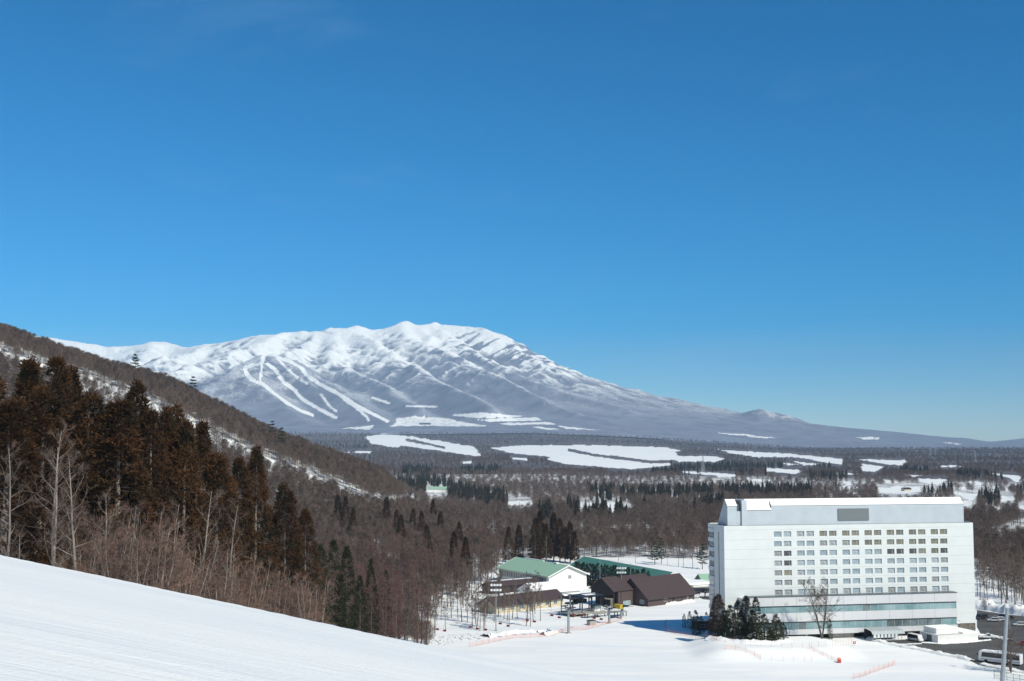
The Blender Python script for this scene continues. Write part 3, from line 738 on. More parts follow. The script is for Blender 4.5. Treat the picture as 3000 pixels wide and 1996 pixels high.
sw += [Vector((at(a, 1500, Y).x, Y, gz(at(a, 1500, Y).x, Y))) for a, Y in [(rng.uniform(860, 1260), rng.uniform(300, 540)) for _ in range(260)]]
sx_, sy_ = np.array([v.x for v in sw]), np.array([v.y for v in sw])
scatter('slope_wood', 'dense brown and reddish bare wood between the cedars and the halls', PROTO['midbare'] + PROTO['farlarch'], sx_, sy_, ground(sx_, sy_), np.where(rng.random(len(sw)) < .45, 4 + rng.integers(0, 3, len(sw)), rng.integers(0, 4, len(sw))), rng.uniform(.7, 1.1, len(sw)), 'wood')
# --- trees on the bank right of the hotel
for px, py in scatter_px(70, [(2862,1770),(2930,1785),(3060,1815),(3060,1690),(2862,1690)]):
    p = on_ground(px, py)
    plant('bare', p.x, p.y, random.uniform(12, 17), 14.0, 'bare_tree', 'tall bare tree on the snowy bank behind the right car park', 'tree', 'bare trees on the bank')
# --- the wooded hillside on the left
def hpx_ok(px): return (px > 230) & (px < 620)
def hill_pts():
    xs, ys = [], []
    for Y in np.arange(500, 1010, 4.6):
        s = 4.6
        x = np.arange(-0.62 * Y, -0.045 * Y, s); x = x + rng.uniform(-2.2, 2.2, len(x)); y = Y + rng.uniform(-2.2, 2.2, len(x))
        xs.append(x); ys.append(y)
    x = np.concatenate(xs); y = np.concatenate(ys); z = ground(x, y); px, py = pix(x, y, z)
    d = polydist(px, py, RUN_ON_HILL)
    ru = np.interp(px, [a for a, b in RUN_ON_HILL], [b for a, b in RUN_ON_HILL])
    below = py - ru
    keep = (d > 12) & ~((px > 1080) & (y < 620))
    dens = np.where((below > 0) & (below < 32), 0.07, np.where((below > 0) & (below < 80) & (hpx_ok(px)), 0.5, 0.92))
    keep &= rng.random(len(x)) < dens
    return x[keep], y[keep], z[keep], px[keep], py[keep]
hx, hy, hz, hpx, hpy = hill_pts()
n = len(hx); order = np.argsort(hy)
front_i = [i for i in order if 0 < hpx[i] < 1250][:0]
scatter('hillside_wood', 'grey brown bare wood covering the left hillside', PROTO['midbare'], hx, hy, hz, rng.integers(0, 4, n), rng.uniform(.72, 1.12, n), 'wood')
for px, py, h, lab in [(398,1040,19,'dark round-topped pine standing above the hillside crest at far left'),(566,1106,19,'dark pine with open tiers on the hillside crest'),(797,1236,20,'taller of two dark pines low on the hillside crest'),(826,1256,20,'right one of two dark pines low on the hillside crest')]:
    Y, H = place_top(px, py, h, 600, 955); t = at(px, py, Y)
    plant('pine', t.x, Y, H, 13.0, 'pine_tree', lab, 'pine', None, None, 0.95, t.z - H)
# --- valley woods
CONIF = [[(1160,1405),(1260,1415),(1400,1450),(1540,1472),(1560,1508),(1420,1500),(1300,1475),(1180,1445)],[(1720,1440),(1800,1440),(1790,1472),(1730,1470)],[(1815,1450),(2090,1442),(2090,1470),(1820,1475)],[(2100,1432),(2380,1440),(2380,1466),(2110,1466)],[(2050,1492),(2120,1490),(2115,1510),(2060,1512)],
 [(1660,1508),(1840,1508),(1840,1540),(1680,1535)],[(1350,1372),(1470,1370),(1465,1392),(1360,1392)],[(1180,1372),(1270,1375),(1260,1400),(1180,1400)],[(1800,1384),(2100,1384),(2100,1394),(1810,1394)],[(1960,1362),(2160,1362),(2160,1382),(1980,1380)],[(2850,1452),(2925,1450),(2930,1486),(2850,1482)],
 [(2600,1372),(2720,1382),(2720,1394),(2610,1386)],[(2820,1388),(2950,1400),(2940,1412),(2800,1404)],[(2980,1440),(3060,1440),(3060,1460),(2980,1455)],[(2240,1384),(2330,1384),(2330,1396),(2240,1396)],[(2370,1396),(2480,1398),(2480,1412),(2370,1412)],[(2080,1366),(2160,1366),(2460,1366),(2460,1376),(2090,1384)],[(900,1300),(1080,1312),(1070,1318),(900,1310)],[(1580,1520),(1620,1515),(1620,1560),(1580,1560)]]
def in_view_of_clearing(x, y, z, px):
    r = np.zeros(x.shape, bool)
    for f in (.3, .55, .8, 1.0): r |= clearing(px, pix(x, y, z + 12.5 * f)[1])
    return r
def valley_pts():
    xs, ys = [], []; Y = 480.0
    while Y < 6450:
        s = 5.3 * (Y / 600.0) ** 0.85
        x = np.arange(-0.50 * Y, 0.50 * Y, s); x = x + rng.uniform(-.45, .45, len(x)) * s
        xs.append(x); ys.append(np.full(len(x), Y) + rng.uniform(-.45, .45, len(x)) * s); Y += s
    x = np.concatenate(xs); y = np.concatenate(ys); z = ground(x, y); px, py = pix(x, y, z)
    edge = np.interp(px, [600, 1000, 1150, 1250, 1400, 1480, 1700, 1880, 2090, 2850, 2860, 3000, 3200], [1500, 1560, 1650, 1690, 1660, 1640, 1636, 1634, 1640, 1640, 1692, 1692, 1692])
    h = 13.0; _, py2 = pix(x, y, z + h * 0.55)
    keep = (py < edge) & ~clearing(px, py) & ~(in_view_of_clearing(x, y, z, px) & (y > 1000)) & ~((px < 1240) & (y < 1000))
    keep &= ~((x < -0.04 * y) & (y < 1250) & (hill(x, y) > 4))
    keep &= rng.random(len(x)) < np.where(fbm(x / 160., y / 160., 3) > 0.72, .4, .97)
    return x[keep], y[keep], z[keep], px[keep], py[keep]
vx, vy, vz, vpx, vpy = valley_pts()
con = np.zeros(len(vx), bool)
for p in CONIF: con |= inpoly(vpx, vpy, p)
con |= (fbm(vx / 130. + 40, vy / 260., 3) > 0.745) & (vy > 1300) & (vy < 3300)
con &= rng.random(len(vx)) < .85
con |= (rng.random(len(vx)) < .004)
scale_far = 1.0 + 0.25 * sstep(2000, 5000, vy)
nb = ~con
# the nearest trees of the valley are individuals, the mass behind them is one wood
ci = np.where(con & (vpx > 0) & (vpx < 3000))[0]; ci = ci[np.argsort(vy[ci])]
ind = np.zeros(len(vx), bool)
for i in ci[:130]:
    ind[i] = True
    lab = 'dark conifer in the first wooded rows beyond the buildings'
    plant('farcone', float(vx[i]), float(vy[i]), random.uniform(13, 20), 15.0, 'conifer_tree', lab, 'conifer', 'nearest dark conifers of the valley', None, 1.0, float(vz[i]))
bi = np.where(nb & (vpx > 1200) & (vpx < 3000))[0]; bi = bi[np.argsort(vy[bi])]
for i in bi[:0]:
    ind[i] = True
    plant('midbare', float(vx[i]), float(vy[i]), random.uniform(10, 14), 13.0, 'bare_tree', 'brown bare tree at the front edge of the valley wood behind the buildings', 'tree', 'front edge of the valley wood', None, 1.0, float(vz[i]))
r1 = nb & ~ind; r2 = con & ~ind
near_b = r1 & (vy < 1100)
ids = np.where(vy < 1100, rng.integers(0, 4, len(vx)), 4 + rng.integers(0, 5, len(vx)))
ids = np.where((rng.random(len(vx)) < .06) & (vy < 1500), 9, ids)
scatter('valley_wood', 'brown bare wood filling the valley floor out to the fields', PROTO['midbare'] + PROTO['farbare'] + PROTO['farlarch'][1:2], vx[r1], vy[r1], vz[r1], ids[r1], (rng.uniform(.7, 1.1, len(vx)) * scale_far)[r1], 'wood')
scatter('conifer_wood', 'dark conifer stands scattered through the valley wood', PROTO['farcone'], vx[r2], vy[r2], vz[r2], rng.integers(0, 4, int(r2.sum())), (rng.uniform(.65, 1.15, len(vx)) * scale_far)[r2], 'wood')
print('TREES hill', n, 'valley', int(r1.sum()), 'conif', int(r2.sum()))
# ------------------------------------------------------------------ hotel
m_white = mat('white_cladding', (0.66, 0.685, 0.67), 0.55, noise=0.035, nscale=0.25)
m_whiteb = mat('panel_backing', (0.30, 0.31, 0.32), 0.7)
m_pent = mat('ribbed_grey_cladding', (0.47, 0.515, 0.55), 0.5, noise=0.05, nscale=0.3)
m_snow = mat('settled_snow', SNOW, 0.8, noise=0.02, nscale=0.6, bump=0.5)
m_frame = mat('window_frame', (0.62, 0.63, 0.63), 0.4)
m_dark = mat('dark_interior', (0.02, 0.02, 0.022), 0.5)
m_slot = mat('dark_metal_strip', (0.10, 0.12, 0.13), 0.4)
m_grille = mat('louvre_grey', (0.22, 0.24, 0.24), 0.5, metal=0.3)
m_lav = mat('pale_lilac_fascia', (0.60, 0.60, 0.61), 0.5, noise=0.03, nscale=0.3)
m_conc = mat('concrete', (0.36, 0.34, 0.30), 0.85, noise=0.2, nscale=0.8, bump=0.2)
def glassy(name, col, rough=0.08, noise=0.0, sc_=0.5, col2=None, spec=0.5):
    return mat(name, col, rough, 0.0, noise, sc_, spec, col2=col2)
P_CUR = [glassy('curtain_pane_beige_a', (0.19, 0.18, 0.135), .12, .3, 2.2), glassy('curtain_pane_beige_b', (0.15, 0.145, 0.115), .12, .25, 2.6), glassy('curtain_pane_beige_c', (0.22, 0.21, 0.165), .12, .2, 2.0)]
P_PALE = [glassy('pale_reflection_pane_a', (0.33, 0.40, 0.44), .1, .0, .9, (0.20, 0.26, 0.30)), glassy('pale_reflection_pane_b', (0.38, 0.45, 0.48), .1, .0, .7, (0.25, 0.32, 0.37)), glassy('pale_reflection_pane_c', (0.24, 0.29, 0.33), .1, .0, 1.1, (0.42, 0.48, 0.51))]  # reflection of the snow painted in as pale pane colour
P_MIX = [glassy('half_drawn_pane_a', (0.17, 0.19, 0.21), .08, .0, 1.0, (0.42, 0.46, 0.48)), glassy('half_drawn_pane_b', (0.14, 0.15, 0.15), .08, .0, 1.2, (0.36, 0.37, 0.36))]
P_DARK = [glassy('open_dark_pane', (0.025, 0.027, 0.03), .05, .0, 1.5, (0.10, 0.10, 0.10))]
HA, HB = at(2121, 1540, 400.0), at(2850, 1523, 416.5)
ang_h = math.atan2(HB.y - HA.y, HB.x - HA.x)
HL = math.hypot(HB.x - HA.x, HB.y - HA.y)
HZ = 36.4
hotel = empty('hotel', (HA.x, HA.y, 0), ang_h, 'large white slab hotel with a grid of square windows and grey penthouse roof', 'hotel')
def on_facade(px, py=1600, off=0.0):     # local x on the front plane for a photo column
    dx, dy, dz = ray(px, py); c, s = math.cos(ang_h), math.sin(ang_h)
    ox, oy = HA.x + s * off, HA.y - c * off
    # solve t*(dx,dy) = (ox,oy)+ l*(c,s)
    det = dx * (-s) - dy * (-c); l = (dx * oy - dy * ox) / (dy * c - dx * s)
    t = (ox + l * c) / dx if abs(dx) > 1e-6 else (oy + l * s) / dy
    return l, CAMZ + dz * t
DEP = 14.0
# core mass
mb = MB(); mb.box(0.25, HL - 0.25, 0.35, DEP, 2.6, HZ - 0.6); mb.build('core_wall', m_whiteb, hotel)
w0 = on_facade(2267.3, 1565)[0]; w1 = on_facade(2774.7, 1560)[0]
pw_ = 2.62; gap_ = 0.72; pairw = 2 * pw_ + gap_; pitch = (w1 - w0 - pairw) / 7.0
ztop = on_facade(2280, 1557.4)[1]; ph = 3.12; wh = 1.76
wins = []
for i in range(8):
    for k in range(2):
        x = w0 + i * pitch + k * (pw_ + gap_); wins.append((x, x + pw_))
rows = [ztop - r * ph for r in range(7)]
# front wall panels: bands between window rows and piers between windows, all separate with shadow joints
J = 0.014
xa, xb = w0 - 0.75, w1 + 0.75
band_edges = [HZ]
band_edges += [rows[0] + 0.62 - r * ph for r in range(8)]
lowz = band_edges[-1]
def panel(x0, x1, z0, z1, y0=0.0, y1=0.34, m=m_white, name='wall_panel'):
    mb = MB(); mb.box(x0, x1, y0, y1, z0, z1); return mb.build(name, m, hotel)
for z1, z0 in zip(band_edges[:-1], band_edges[1:]):
    panel(0, xa, z0 + J, z1 - J); panel(xb, HL, z0 + J, z1 - J)
panel(xa + .003, xb - .003, band_edges[1] + J, HZ - J)
for r, zt in enumerate(rows):
    zb = zt - wh; top = band_edges[r + 1] - J; bot = band_edges[r + 2] + J
    panel(xa, xb, zt, top); panel(xa, xb, bot, zb)
    prev = xa
    for (x0, x1) in wins:
        panel(prev, x0, zb + .002, zt - .002); prev = x1
    panel(prev, xb, zb + .002, zt - .002)
for z1, z0 in ((lowz, lowz - 3.3), (lowz - 3.3, lowz - 6.6), (lowz - 6.6, 3.2)):
    panel(0, xa, max(z0, 3.2) + J, z1 - J); panel(xb, HL, max(z0, 3.2) + J, z1 - J)
    panel(xa + .003, xb - .003, max(z0, 3.2) + J, z1 - J)
# windows
PAT = ["pPcccccccccccccc".replace('P','p'), "pmppmmmccccccccc", "mdppppppppddDccd".replace('D','d'), "mdppmppppppppppc".replace('c','m'), "mcmpmppppppppppp", "mmmmmpppppppppmp", "mmpmmmmpmpmpmmpm"]
PAT[0] = "ppmmcccccccccccc"
win_mesh = None
for r, zt in enumerate(rows):
    for c, (x0, x1) in enumerate(wins):
        ch = PAT[r][c]; ms = {'c': P_CUR, 'p': P_PALE, 'm': P_MIX, 'd': P_DARK}[ch]
        if win_mesh is None:
            f = MB(); t = .07
            f.box(0, pw_, .24, .34, -t, 0); f.box(0, pw_, .24, .34, -wh, -wh + t); f.box(0, t, .24, .34, -wh + t, -t); f.box(pw_ - t, pw_, .24, .34, -wh + t, -t); f.box(pw_ * .72, pw_ * .72 + .06, .25, .33, -wh + t, -t)
            win_mesh = f.mesh('window_frame', m_frame)
            f = MB(); f.box(t, pw_ - t, .29, .335, -wh + t, -t); panes = {}
            base_pane = f
        w = link('window', win_mesh, hotel, (x0, 0, zt))
        m = random.choice(ms)
        if m.name not in panes: panes[m.name] = base_pane.mesh('pane', m)
        link('pane', panes[m.name], w)
# left end wall: panels, dark slot, notched balcony corner
def lpanel(y0, y1, z0, z1, x0=0.0, x1=0.3, m=m_white, name='end_wall_panel'):
    mb = MB(); mb.box(x0, x1, y0, y1, z0, z1); return mb.build(name, m, hotel)
ze = band_edges + [lowz - 3.3, lowz - 6.6, 0.0]
for z1, z0 in zip(ze[:-1], ze[1:]):
    lpanel(.36, 4.6, z0 + J, z1 - J); lpanel(5.5, 9.4, z0 + J, z1 - J, .004, .3)
    lpanel(9.42, 13.9, z1 - 1.25, z1 - J, -.45, .28, name='balcony')
    mb = MB(); mb.box(-.15, .26, 9.5, 13.9, z0 + J, z1 - 1.3); mb.build('balcony_window', P_MIX[0], hotel)
lpanel(4.62, 5.48, 4.0, HZ - 2.2, .15, .25, m_slot, 'dark_strip')
lpanel(4.605, 5.495, HZ - 2.15, HZ - J, .02, .3)
mb = MB(); mb.box(.02, HL - .02, DEP - .3, DEP + .02, 0, HZ); mb.build('back_wall', m_white, hotel)
mb = MB(); mb.box(HL - .3, HL + .01, .36, DEP - .32, 2.6, HZ); mb.build('right_end_wall', m_white, hotel)
mb = MB(); mb.box(.02, .3, 13.9, DEP - .31, 0, HZ); mb.build('corner_pier', m_white, hotel)
# flat roof edge
mb = MB(); mb.box(.35, HL - .35, .36, DEP - .32, HZ - .6, HZ - .25); mb.build('roof_deck', m_slot, hotel)
mb = MB()
for x0, x1, y0, y1 in ((.3, HL - .3, DEP - .31, DEP - .1),): mb.box(x0, x1, y0, y1, HZ, HZ + .15)
mb.build('parapet', m_white, hotel)
# penthouse: left gable, sloped white roof, grey front wall with a lower step, duct box, louvre
zp = HZ + .02; ZE, ZR = 42.7, 44.7
x_l = on_facade(2134, 1530)[0]; x_r = on_facade(2827, 1515)[0]; x_s = on_facade(2262, 1500)[0]; x_c0 = on_facade(2161, 1500)[0]; x_c1 = on_facade(2175, 1500)[0]; x_c2 = on_facade(2190, 1500)[0]
pent = MB(); pent.box(x_l, x_r, .62, 9.6, HZ - .3, HZ + .05); pr = pent.build('penthouse_base', m_slot, hotel)
mb = MB(); mb.prism([(.75, zp), (.75, ZE), (3.0, ZR), (9.6, zp + .3), (9.6, zp)], 0, x_l, x_l + .35); mb.build('gable_end', m_pent, hotel)
mb = MB(); mb.prism([(.75, zp), (.75, ZE), (3.0, ZR), (9.6, zp + .3), (9.6, zp)], 0, x_r - .35, x_r); mb.build('gable_end', m_pent, hotel)
nrib = 12
for i in range(nrib):                      # horizontal cladding courses
    z0 = zp + (ZE - .02 - zp) * i / nrib; z1 = zp + (ZE - .02 - zp) * (i + 1) / nrib
    yo = .76 + .03 * (i % 2)
    low = z1 <= 41.2
    mb = MB(); mb.box(x_s if not low else x_c2 + .02, x_r - .36, yo, yo + .2, z0, z1); mb.build('cladding_course', m_pent, hotel)
    mb = MB(); mb.box(x_l + .36, x_c0, yo, yo + .2, z0, z1); mb.build('cladding_course', m_pent, hotel)
mb = MB(); mb.prism([(.62, ZE + .02), (.62, ZE + .12), (2.95, ZR + .15), (3.1, ZR + .15), (3.1, ZR), (3.0, ZR + .02)], 0, x_s, x_r + .05)
mb.prism([(.62, ZE + .02), (.62, ZE + .12), (2.95, ZR + .15), (3.1, ZR + .15), (3.1, ZR), (3.0, ZR + .02)], 0, x_l - .05, x_c0 + .1)
mb.build('front_roof_slope', m_snow, hotel)
mb = MB(); mb.prism([(.62, 41.3), (.62, 41.42), (2.95, ZR + .148), (3.09, ZR + .148), (3.09, ZR), (3.0, ZR)], 0, x_c2 + .02, x_s - .01); mb.build('low_roof_slope', m_snow, hotel)
mb = MB(); mb.prism([(3.1, ZR + .15), (9.75, zp + .45), (9.75, zp + .3), (3.1, ZR)], 0, x_l - .04, x_r + .04); mb.build('back_roof_slope', m_pent, hotel)
mb = MB(); mb.box(x_c0 + .01, x_c1, 1.6, 1.8, zp, ZE + .6); mb.build('recess', m_slot, hotel)
mb = MB(); mb.box(x_c1, x_c2, .5, 3.0, zp, ZR - .15); mb.build('duct_box', m_pent, hotel)
mb = MB(); mb.box(x_l + .36, x_r - .36, 1.1, 2.9, zp + .01, 41.0); mb.build('penthouse_core', m_pent, hotel)
g0 = on_facade(2457, 1500)[0]; g1 = on_facade(2548, 1500)[0]
mb = MB(); mb.box(g0, g1, .55, .70, 37.6, 41.5); lou = mb.build('louvre', m_grille, hotel)
for i in range(14):
    mb = MB(); z0 = 37.66 + i * .275; mb.box(g0 + .05, g1 - .05, .50, .548, z0, z0 + .15); mb.build('slat', m_grille, lou)
mb = MB(); mb.box(HL - 3.2, HL - .8, .8, 1.6, HZ + .05, HZ + .5); mb.build('roof_equipment', m_slot, hotel)
# podium with two glazed storeys, proud of the facade
PO = 3.2
q0 = on_facade(2195, 1745, PO)[0]; q1 = on_facade(2803, 1728, PO)[0]
def pod(name, x0, x1, y0, y1, z0, z1, m): mb = MB(); mb.box(x0, x1, y0, y1, z0, z1); return mb.build(name, m, hotel)
FZ = [(13.7, 10.9), (8.6, 5.8), (3.3, 1.7)]
for z1, z0 in FZ:
    n_ = 9
    for i in range(n_):
        a = q0 + (q1 - q0) * i / n_; b = q0 + (q1 - q0) * (i + 1) / n_
        pod('fascia_panel', a + .03, b - .03, -PO, -.02, z0, z1, m_lav)
pod('coping', q0 - .1, q1 + .1, -PO - .12, -.02, 13.72, 13.95, m_slot)
m_teal = glassy('teal_glazing', (0.10, 0.21, 0.23), .06, .0, .22, (0.30, 0.42, 0.44))
m_teald = glassy('teal_glazing_dark', (0.05, 0.07, 0.075), .06, .0, .25, (0.22, 0.28, 0.29))
for gi, (z1, z0) in enumerate(((10.88, 8.62), (5.78, 3.32))):
    n_ = 26
    for i in range(n_):
        a = q0 + (q1 - q0) * i / n_; b = q0 + (q1 - q0) * (i + 1) / n_
        dk = gi == 1 and 0.62 < i / n_ < 0.86
        pod('glass_pane', a + .04, b - .04, -PO + .45, -PO + .5, z0, z1 - .35, m_teald if dk or random.random() < .12 else m_teal)
        pod('mullion', a - .035, a + .035, -PO + .38, -PO + .55, z0, z1 - .34, m_frame)
    pod('window_head', q0, q1, -PO + .36, -PO + .56, z1 - .33, z1, m_slot)
    pod('interior_floor', q0 + .2, q1 - .2, -PO + 1.4, -.3, z0 - .01, z0 + .2, m_conc)
    pod('interior_wall', q0 + .2, q1 - .2, -.6, -.3, z0 + .21, z1, m_conc)
pod('podium_end_wall', q0 + .01, q0 + .3, -PO + .58, -.03, 1.72, 13.69, m_lav)
mb = MB(); mb.prism([(-PO, 13.6), (-.05, 13.6), (-.05, 9.6)], 0, q0 - 2.6, q0 - .02); mb.build('stair_canopy', m_lav, hotel)
# undercroft: stone plinth, dark back wall, columns
m_stone = mat('rubble_stone', (0.24, 0.205, 0.17), 0.9, nscale=1.6, col2=(0.09, 0.08, 0.07), bump=0.8)
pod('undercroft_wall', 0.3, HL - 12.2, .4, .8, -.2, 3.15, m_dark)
pod('undercroft_soffit', .3, HL - .3, -PO + .1, .38, 2.9 - .9, 3.1 - 1.0 + .02, m_slot) if False else None
for i in range(9):
    x = q0 + 4 + (q1 - q0 - 8) * i / 8; pod('column', x - .35, x + .35, -1.4, -.7, -.2, 1.68, m_conc)
sv = random.Random(5)
stx = HL - 12.0
stp = pod('stone_plinth', stx, HL - .1, .2, DEP - .4, -.3, 3.14, m_stone)
for r_ in range(5):                       # rubble courses
    x = stx
    while x < HL - .25:
        L_ = min(sv.uniform(.5, 1.2), HL - .12 - x)
        mb = MB(); mb.box(x + .02, x + L_ - .02, .10 - sv.uniform(0, .06), .199, -.2 + r_ * .66 + .02, -.2 + (r_ + 1) * .66 - .02); mb.build('stone', m_stone, stp); x += L_
pod('satellite_dish_arm', HL - 7.0, HL - 6.9, -.9, 0, 3.9, 4.0, m_frame)
mb = MB()
for r0_, r1_, y0_, y1_ in ((0, .35, -1.0, -1.03), (.35, .62, -1.03, -1.15)):
    for k in range(14):
        a, b = 6.283 * k / 14, 6.283 * (k + 1) / 14
        mb.face([(HL - 6.95 + r0_ * math.cos(a), y0_, 3.9 + r0_ * math.sin(a)), (HL - 6.95 + r1_ * math.cos(a), y1_, 3.9 + r1_ * math.sin(a)), (HL - 6.95 + r1_ * math.cos(b), y1_, 3.9 + r1_ * math.sin(b)), (HL - 6.95 + r0_ * math.cos(b), y0_, 3.9 + r0_ * math.sin(b))])
mb.build('satellite_dish', m_white, hotel)
# ------------------------------------------------------------------ lodge and smaller buildings
def stripes(name, col, col2, scale, rough=0.5, axis=0):
    m = bpy.data.materials.new(name); m.use_nodes = True; MATS[name] = m
    n, l = m.node_tree.nodes, m.node_tree.links; b = n['Principled BSDF']; b.inputs['Roughness'].default_value = rough; b.inputs['Specular IOR Level'].default_value = 0.25
    t = n.new('ShaderNodeTexCoord'); w = n.new('ShaderNodeTexWave'); w.wave_type = 'BANDS'; w.bands_direction = 'XYZ'[axis]; w.inputs['Scale'].default_value = scale; w.inputs['Distortion'].default_value = 0.3
    nz = n.new('ShaderNodeTexNoise'); nz.inputs['Scale'].default_value = 0.5; nz.inputs['Detail'].default_value = 6
    mx = n.new('ShaderNodeMix'); mx.data_type = 'RGBA'; mx.inputs['A'].default_value = (*col, 1); mx.inputs['B'].default_value = (*col2, 1)
    ad = n.new('ShaderNodeMath'); ad.operation = 'MULTIPLY'; l.new(w.outputs['Fac'], ad.inputs[0]); l.new(nz.outputs['Fac'], ad.inputs[1])
    l.new(t.outputs['Object'], w.inputs['Vector']); l.new(t.outputs['Object'], nz.inputs['Vector']); l.new(ad.outputs[0], mx.inputs['Factor']); l.new(mx.outputs['Result'], b.inputs['Base Color'])
    bp = n.new('ShaderNodeBump'); bp.inputs['Strength'].default_value = 0.4; bp.inputs['Distance'].default_value = 0.05; l.new(w.outputs['Fac'], bp.inputs['Height']); l.new(bp.outputs[0], b.inputs['Normal'])
    return m
m_broof = stripes('brown_seam_roof', (0.082, 0.055, 0.052), (0.050, 0.036, 0.035), 1.0, 0.5)
m_bwall = stripes('brown_siding', (0.105, 0.074, 0.07), (0.07, 0.05, 0.048), 1.6, 0.7)
m_bdark = mat('dark_brown_timber', (0.03, 0.024, 0.026), 0.7)
m_lgreen = stripes('pale_green_roof', (0.30, 0.47, 0.33), (0.36, 0.52, 0.38), 0.8, 0.5)
m_dgreen = stripes('sea_green_roof', (0.075, 0.20, 0.155), (0.09, 0.225, 0.175), 0.8, 0.5)
m_cream = mat('cream_wall', (0.55, 0.48, 0.34), 0.8, noise=0.15, nscale=0.8)
m_wwall = mat('white_render', (0.80, 0.79, 0.76), 0.7, noise=0.04, nscale=0.5)
m_steel = mat('galvanised_steel', (0.36, 0.39, 0.41), 0.45, metal=0.6, noise=0.1, nscale=2)
m_dsteel = mat('dark_steel', (0.035, 0.038, 0.042), 0.5, metal=0.3)
m_yellow = mat('yellow_paint', (0.55, 0.38, 0.03), 0.45)
m_red = mat('red_paint', (0.42, 0.05, 0.04), 0.5)
m_glass = glassy('vehicle_glass', (0.015, 0.018, 0.02), .05)
m_rubber = mat('rubber', (0.02, 0.02, 0.02), 0.9)
m_asph = mat('asphalt', (0.062, 0.060, 0.058), 0.9, noise=0.25, nscale=0.15, col2=(0.10, 0.095, 0.09))
m_snowb = mat('ploughed_snow', (0.84, 0.83, 0.81), 0.85, noise=0.05, nscale=1.2, bump=1.0)
def part(root, name, m, *boxes):
    mb = MB()
    for b in boxes: mb.box(*b)
    return mb.build(name, m, root)
def gabled(root, x0, x1, y0, y1, zb, ze, zr, wall, roof, ridge=None, over=0.6, th=0.22, eave_b=None, gable_trim=None):
    """walls + pitched roof with the ridge along local x"""
    yr = (y0 + y1) / 2 if ridge is None else ridge; eb = ze if eave_b is None else eave_b
    mb = MB(); mb.box(x0, x1, y0, y0 + .25, zb, ze); mb.build('front_wall', wall, root)
    mb = MB(); mb.box(x0, x1, y1 - .25, y1, zb, eb); mb.build('rear_wall', wall, root)
    for xa_, nm in ((x0 + .003, 'gable_wall'), (x1 - .253, 'gable_wall')):
        mb = MB(); mb.prism([(y0 + .26, zb), (y1 - .26, zb), (y1 - .26, eb), (yr, zr - .05), (y0 + .26, ze)], 0, xa_, xa_ + .25); mb.build(nm, wall, root)
    sf = (zr - ze) / (yr - y0); sb = (zr - eb) / (y1 - yr)
    r1 = MB(); r1.prism([(y0 - over, ze - over * sf + .02), (yr, zr + .02), (yr, zr + th + .02), (y0 - over, ze - over * sf + th + .02)], 0, x0 - over, x1 + over)
    a = r1.build('roof', roof, root)
    r2 = MB(); r2.prism([(yr + .01, zr + .02), (y1 + over, eb - over * sb + .02), (y1 + over, eb - over * sb + th + .02), (yr + .01, zr + th + .02)], 0, x0 - over, x1 + over)
    b = r2.build('roof', roof, root)
    if gable_trim:
        for xx in (x0 - over - .06, x1 + over):
            t = MB(); t.prism([(y0 - over, ze - over * sf - .2), (yr, zr - .2), (y1 + over, eb - over * sb - .2), (y1 + over, eb - over * sb + th + .1), (yr, zr + th + .1), (y0 - over, ze - over * sf + th + .1)], 0, xx, xx + .06); t.build('barge_board', gable_trim, root)
    return a, b
def wbox(root, name, x, y, z, w, h, face, frame=m_frame, pane=None, d=.1):
    """a window on a wall facing -y (face 'y') or -x (face 'x')"""
    f = MB(); t = .07
    if face == 'y':
        f.box(x, x + w, y - d, y, z, z + t); f.box(x, x + w, y - d, y, z + h - t, z + h); f.box(x, x + t, y - d, y, z + t, z + h - t); f.box(x + w - t, x + w, y - d, y, z + t, z + h - t); f.box(x + w / 2 - .03, x + w / 2 + .03, y - d, y, z + t, z + h - t)
        q = (x + t, x + w - t, y - d * .4, y - .01, z + t, z + h - t)
    else:
        f.box(x - d, x, y, y + w, z, z + t); f.box(x - d, x, y, y + w, z + h - t, z + h); f.box(x - d, x, y, y + t, z + t, z + h - t); f.box(x - d, x, y + w - t, y + w, z + t, z + h - t); f.box(x - d, x, y + w / 2 - .03, y + w / 2 + .03, z + t, z + h - t)
        q = (x - d * .4, x - .01, y + t, y + w - t, z + t, z + h - t)
    w_ = f.build(name, frame, root); p = MB(); p.box(*q); p.build('pane', pane or m_glass, w_); return w_
# brown lodge
AL = math.atan2(0.653, 0.757)
lodge = empty('ski_lodge', (39.0, 478.0, 0), AL, 'dark brown ski lodge with two joined pitched roofs beside the lift', 'lodge')
gabled(lodge, 2.6, 24, 0, 12.6, 0, 6.3, 10.6, m_bwall, m_broof, over=.5)
gabled(lodge, 11.5, 38.5, -7.2, 8.5, 0, 3.3, 10.0, m_bwall, m_broof, ridge=1.2, over=.9, eave_b=4.5)
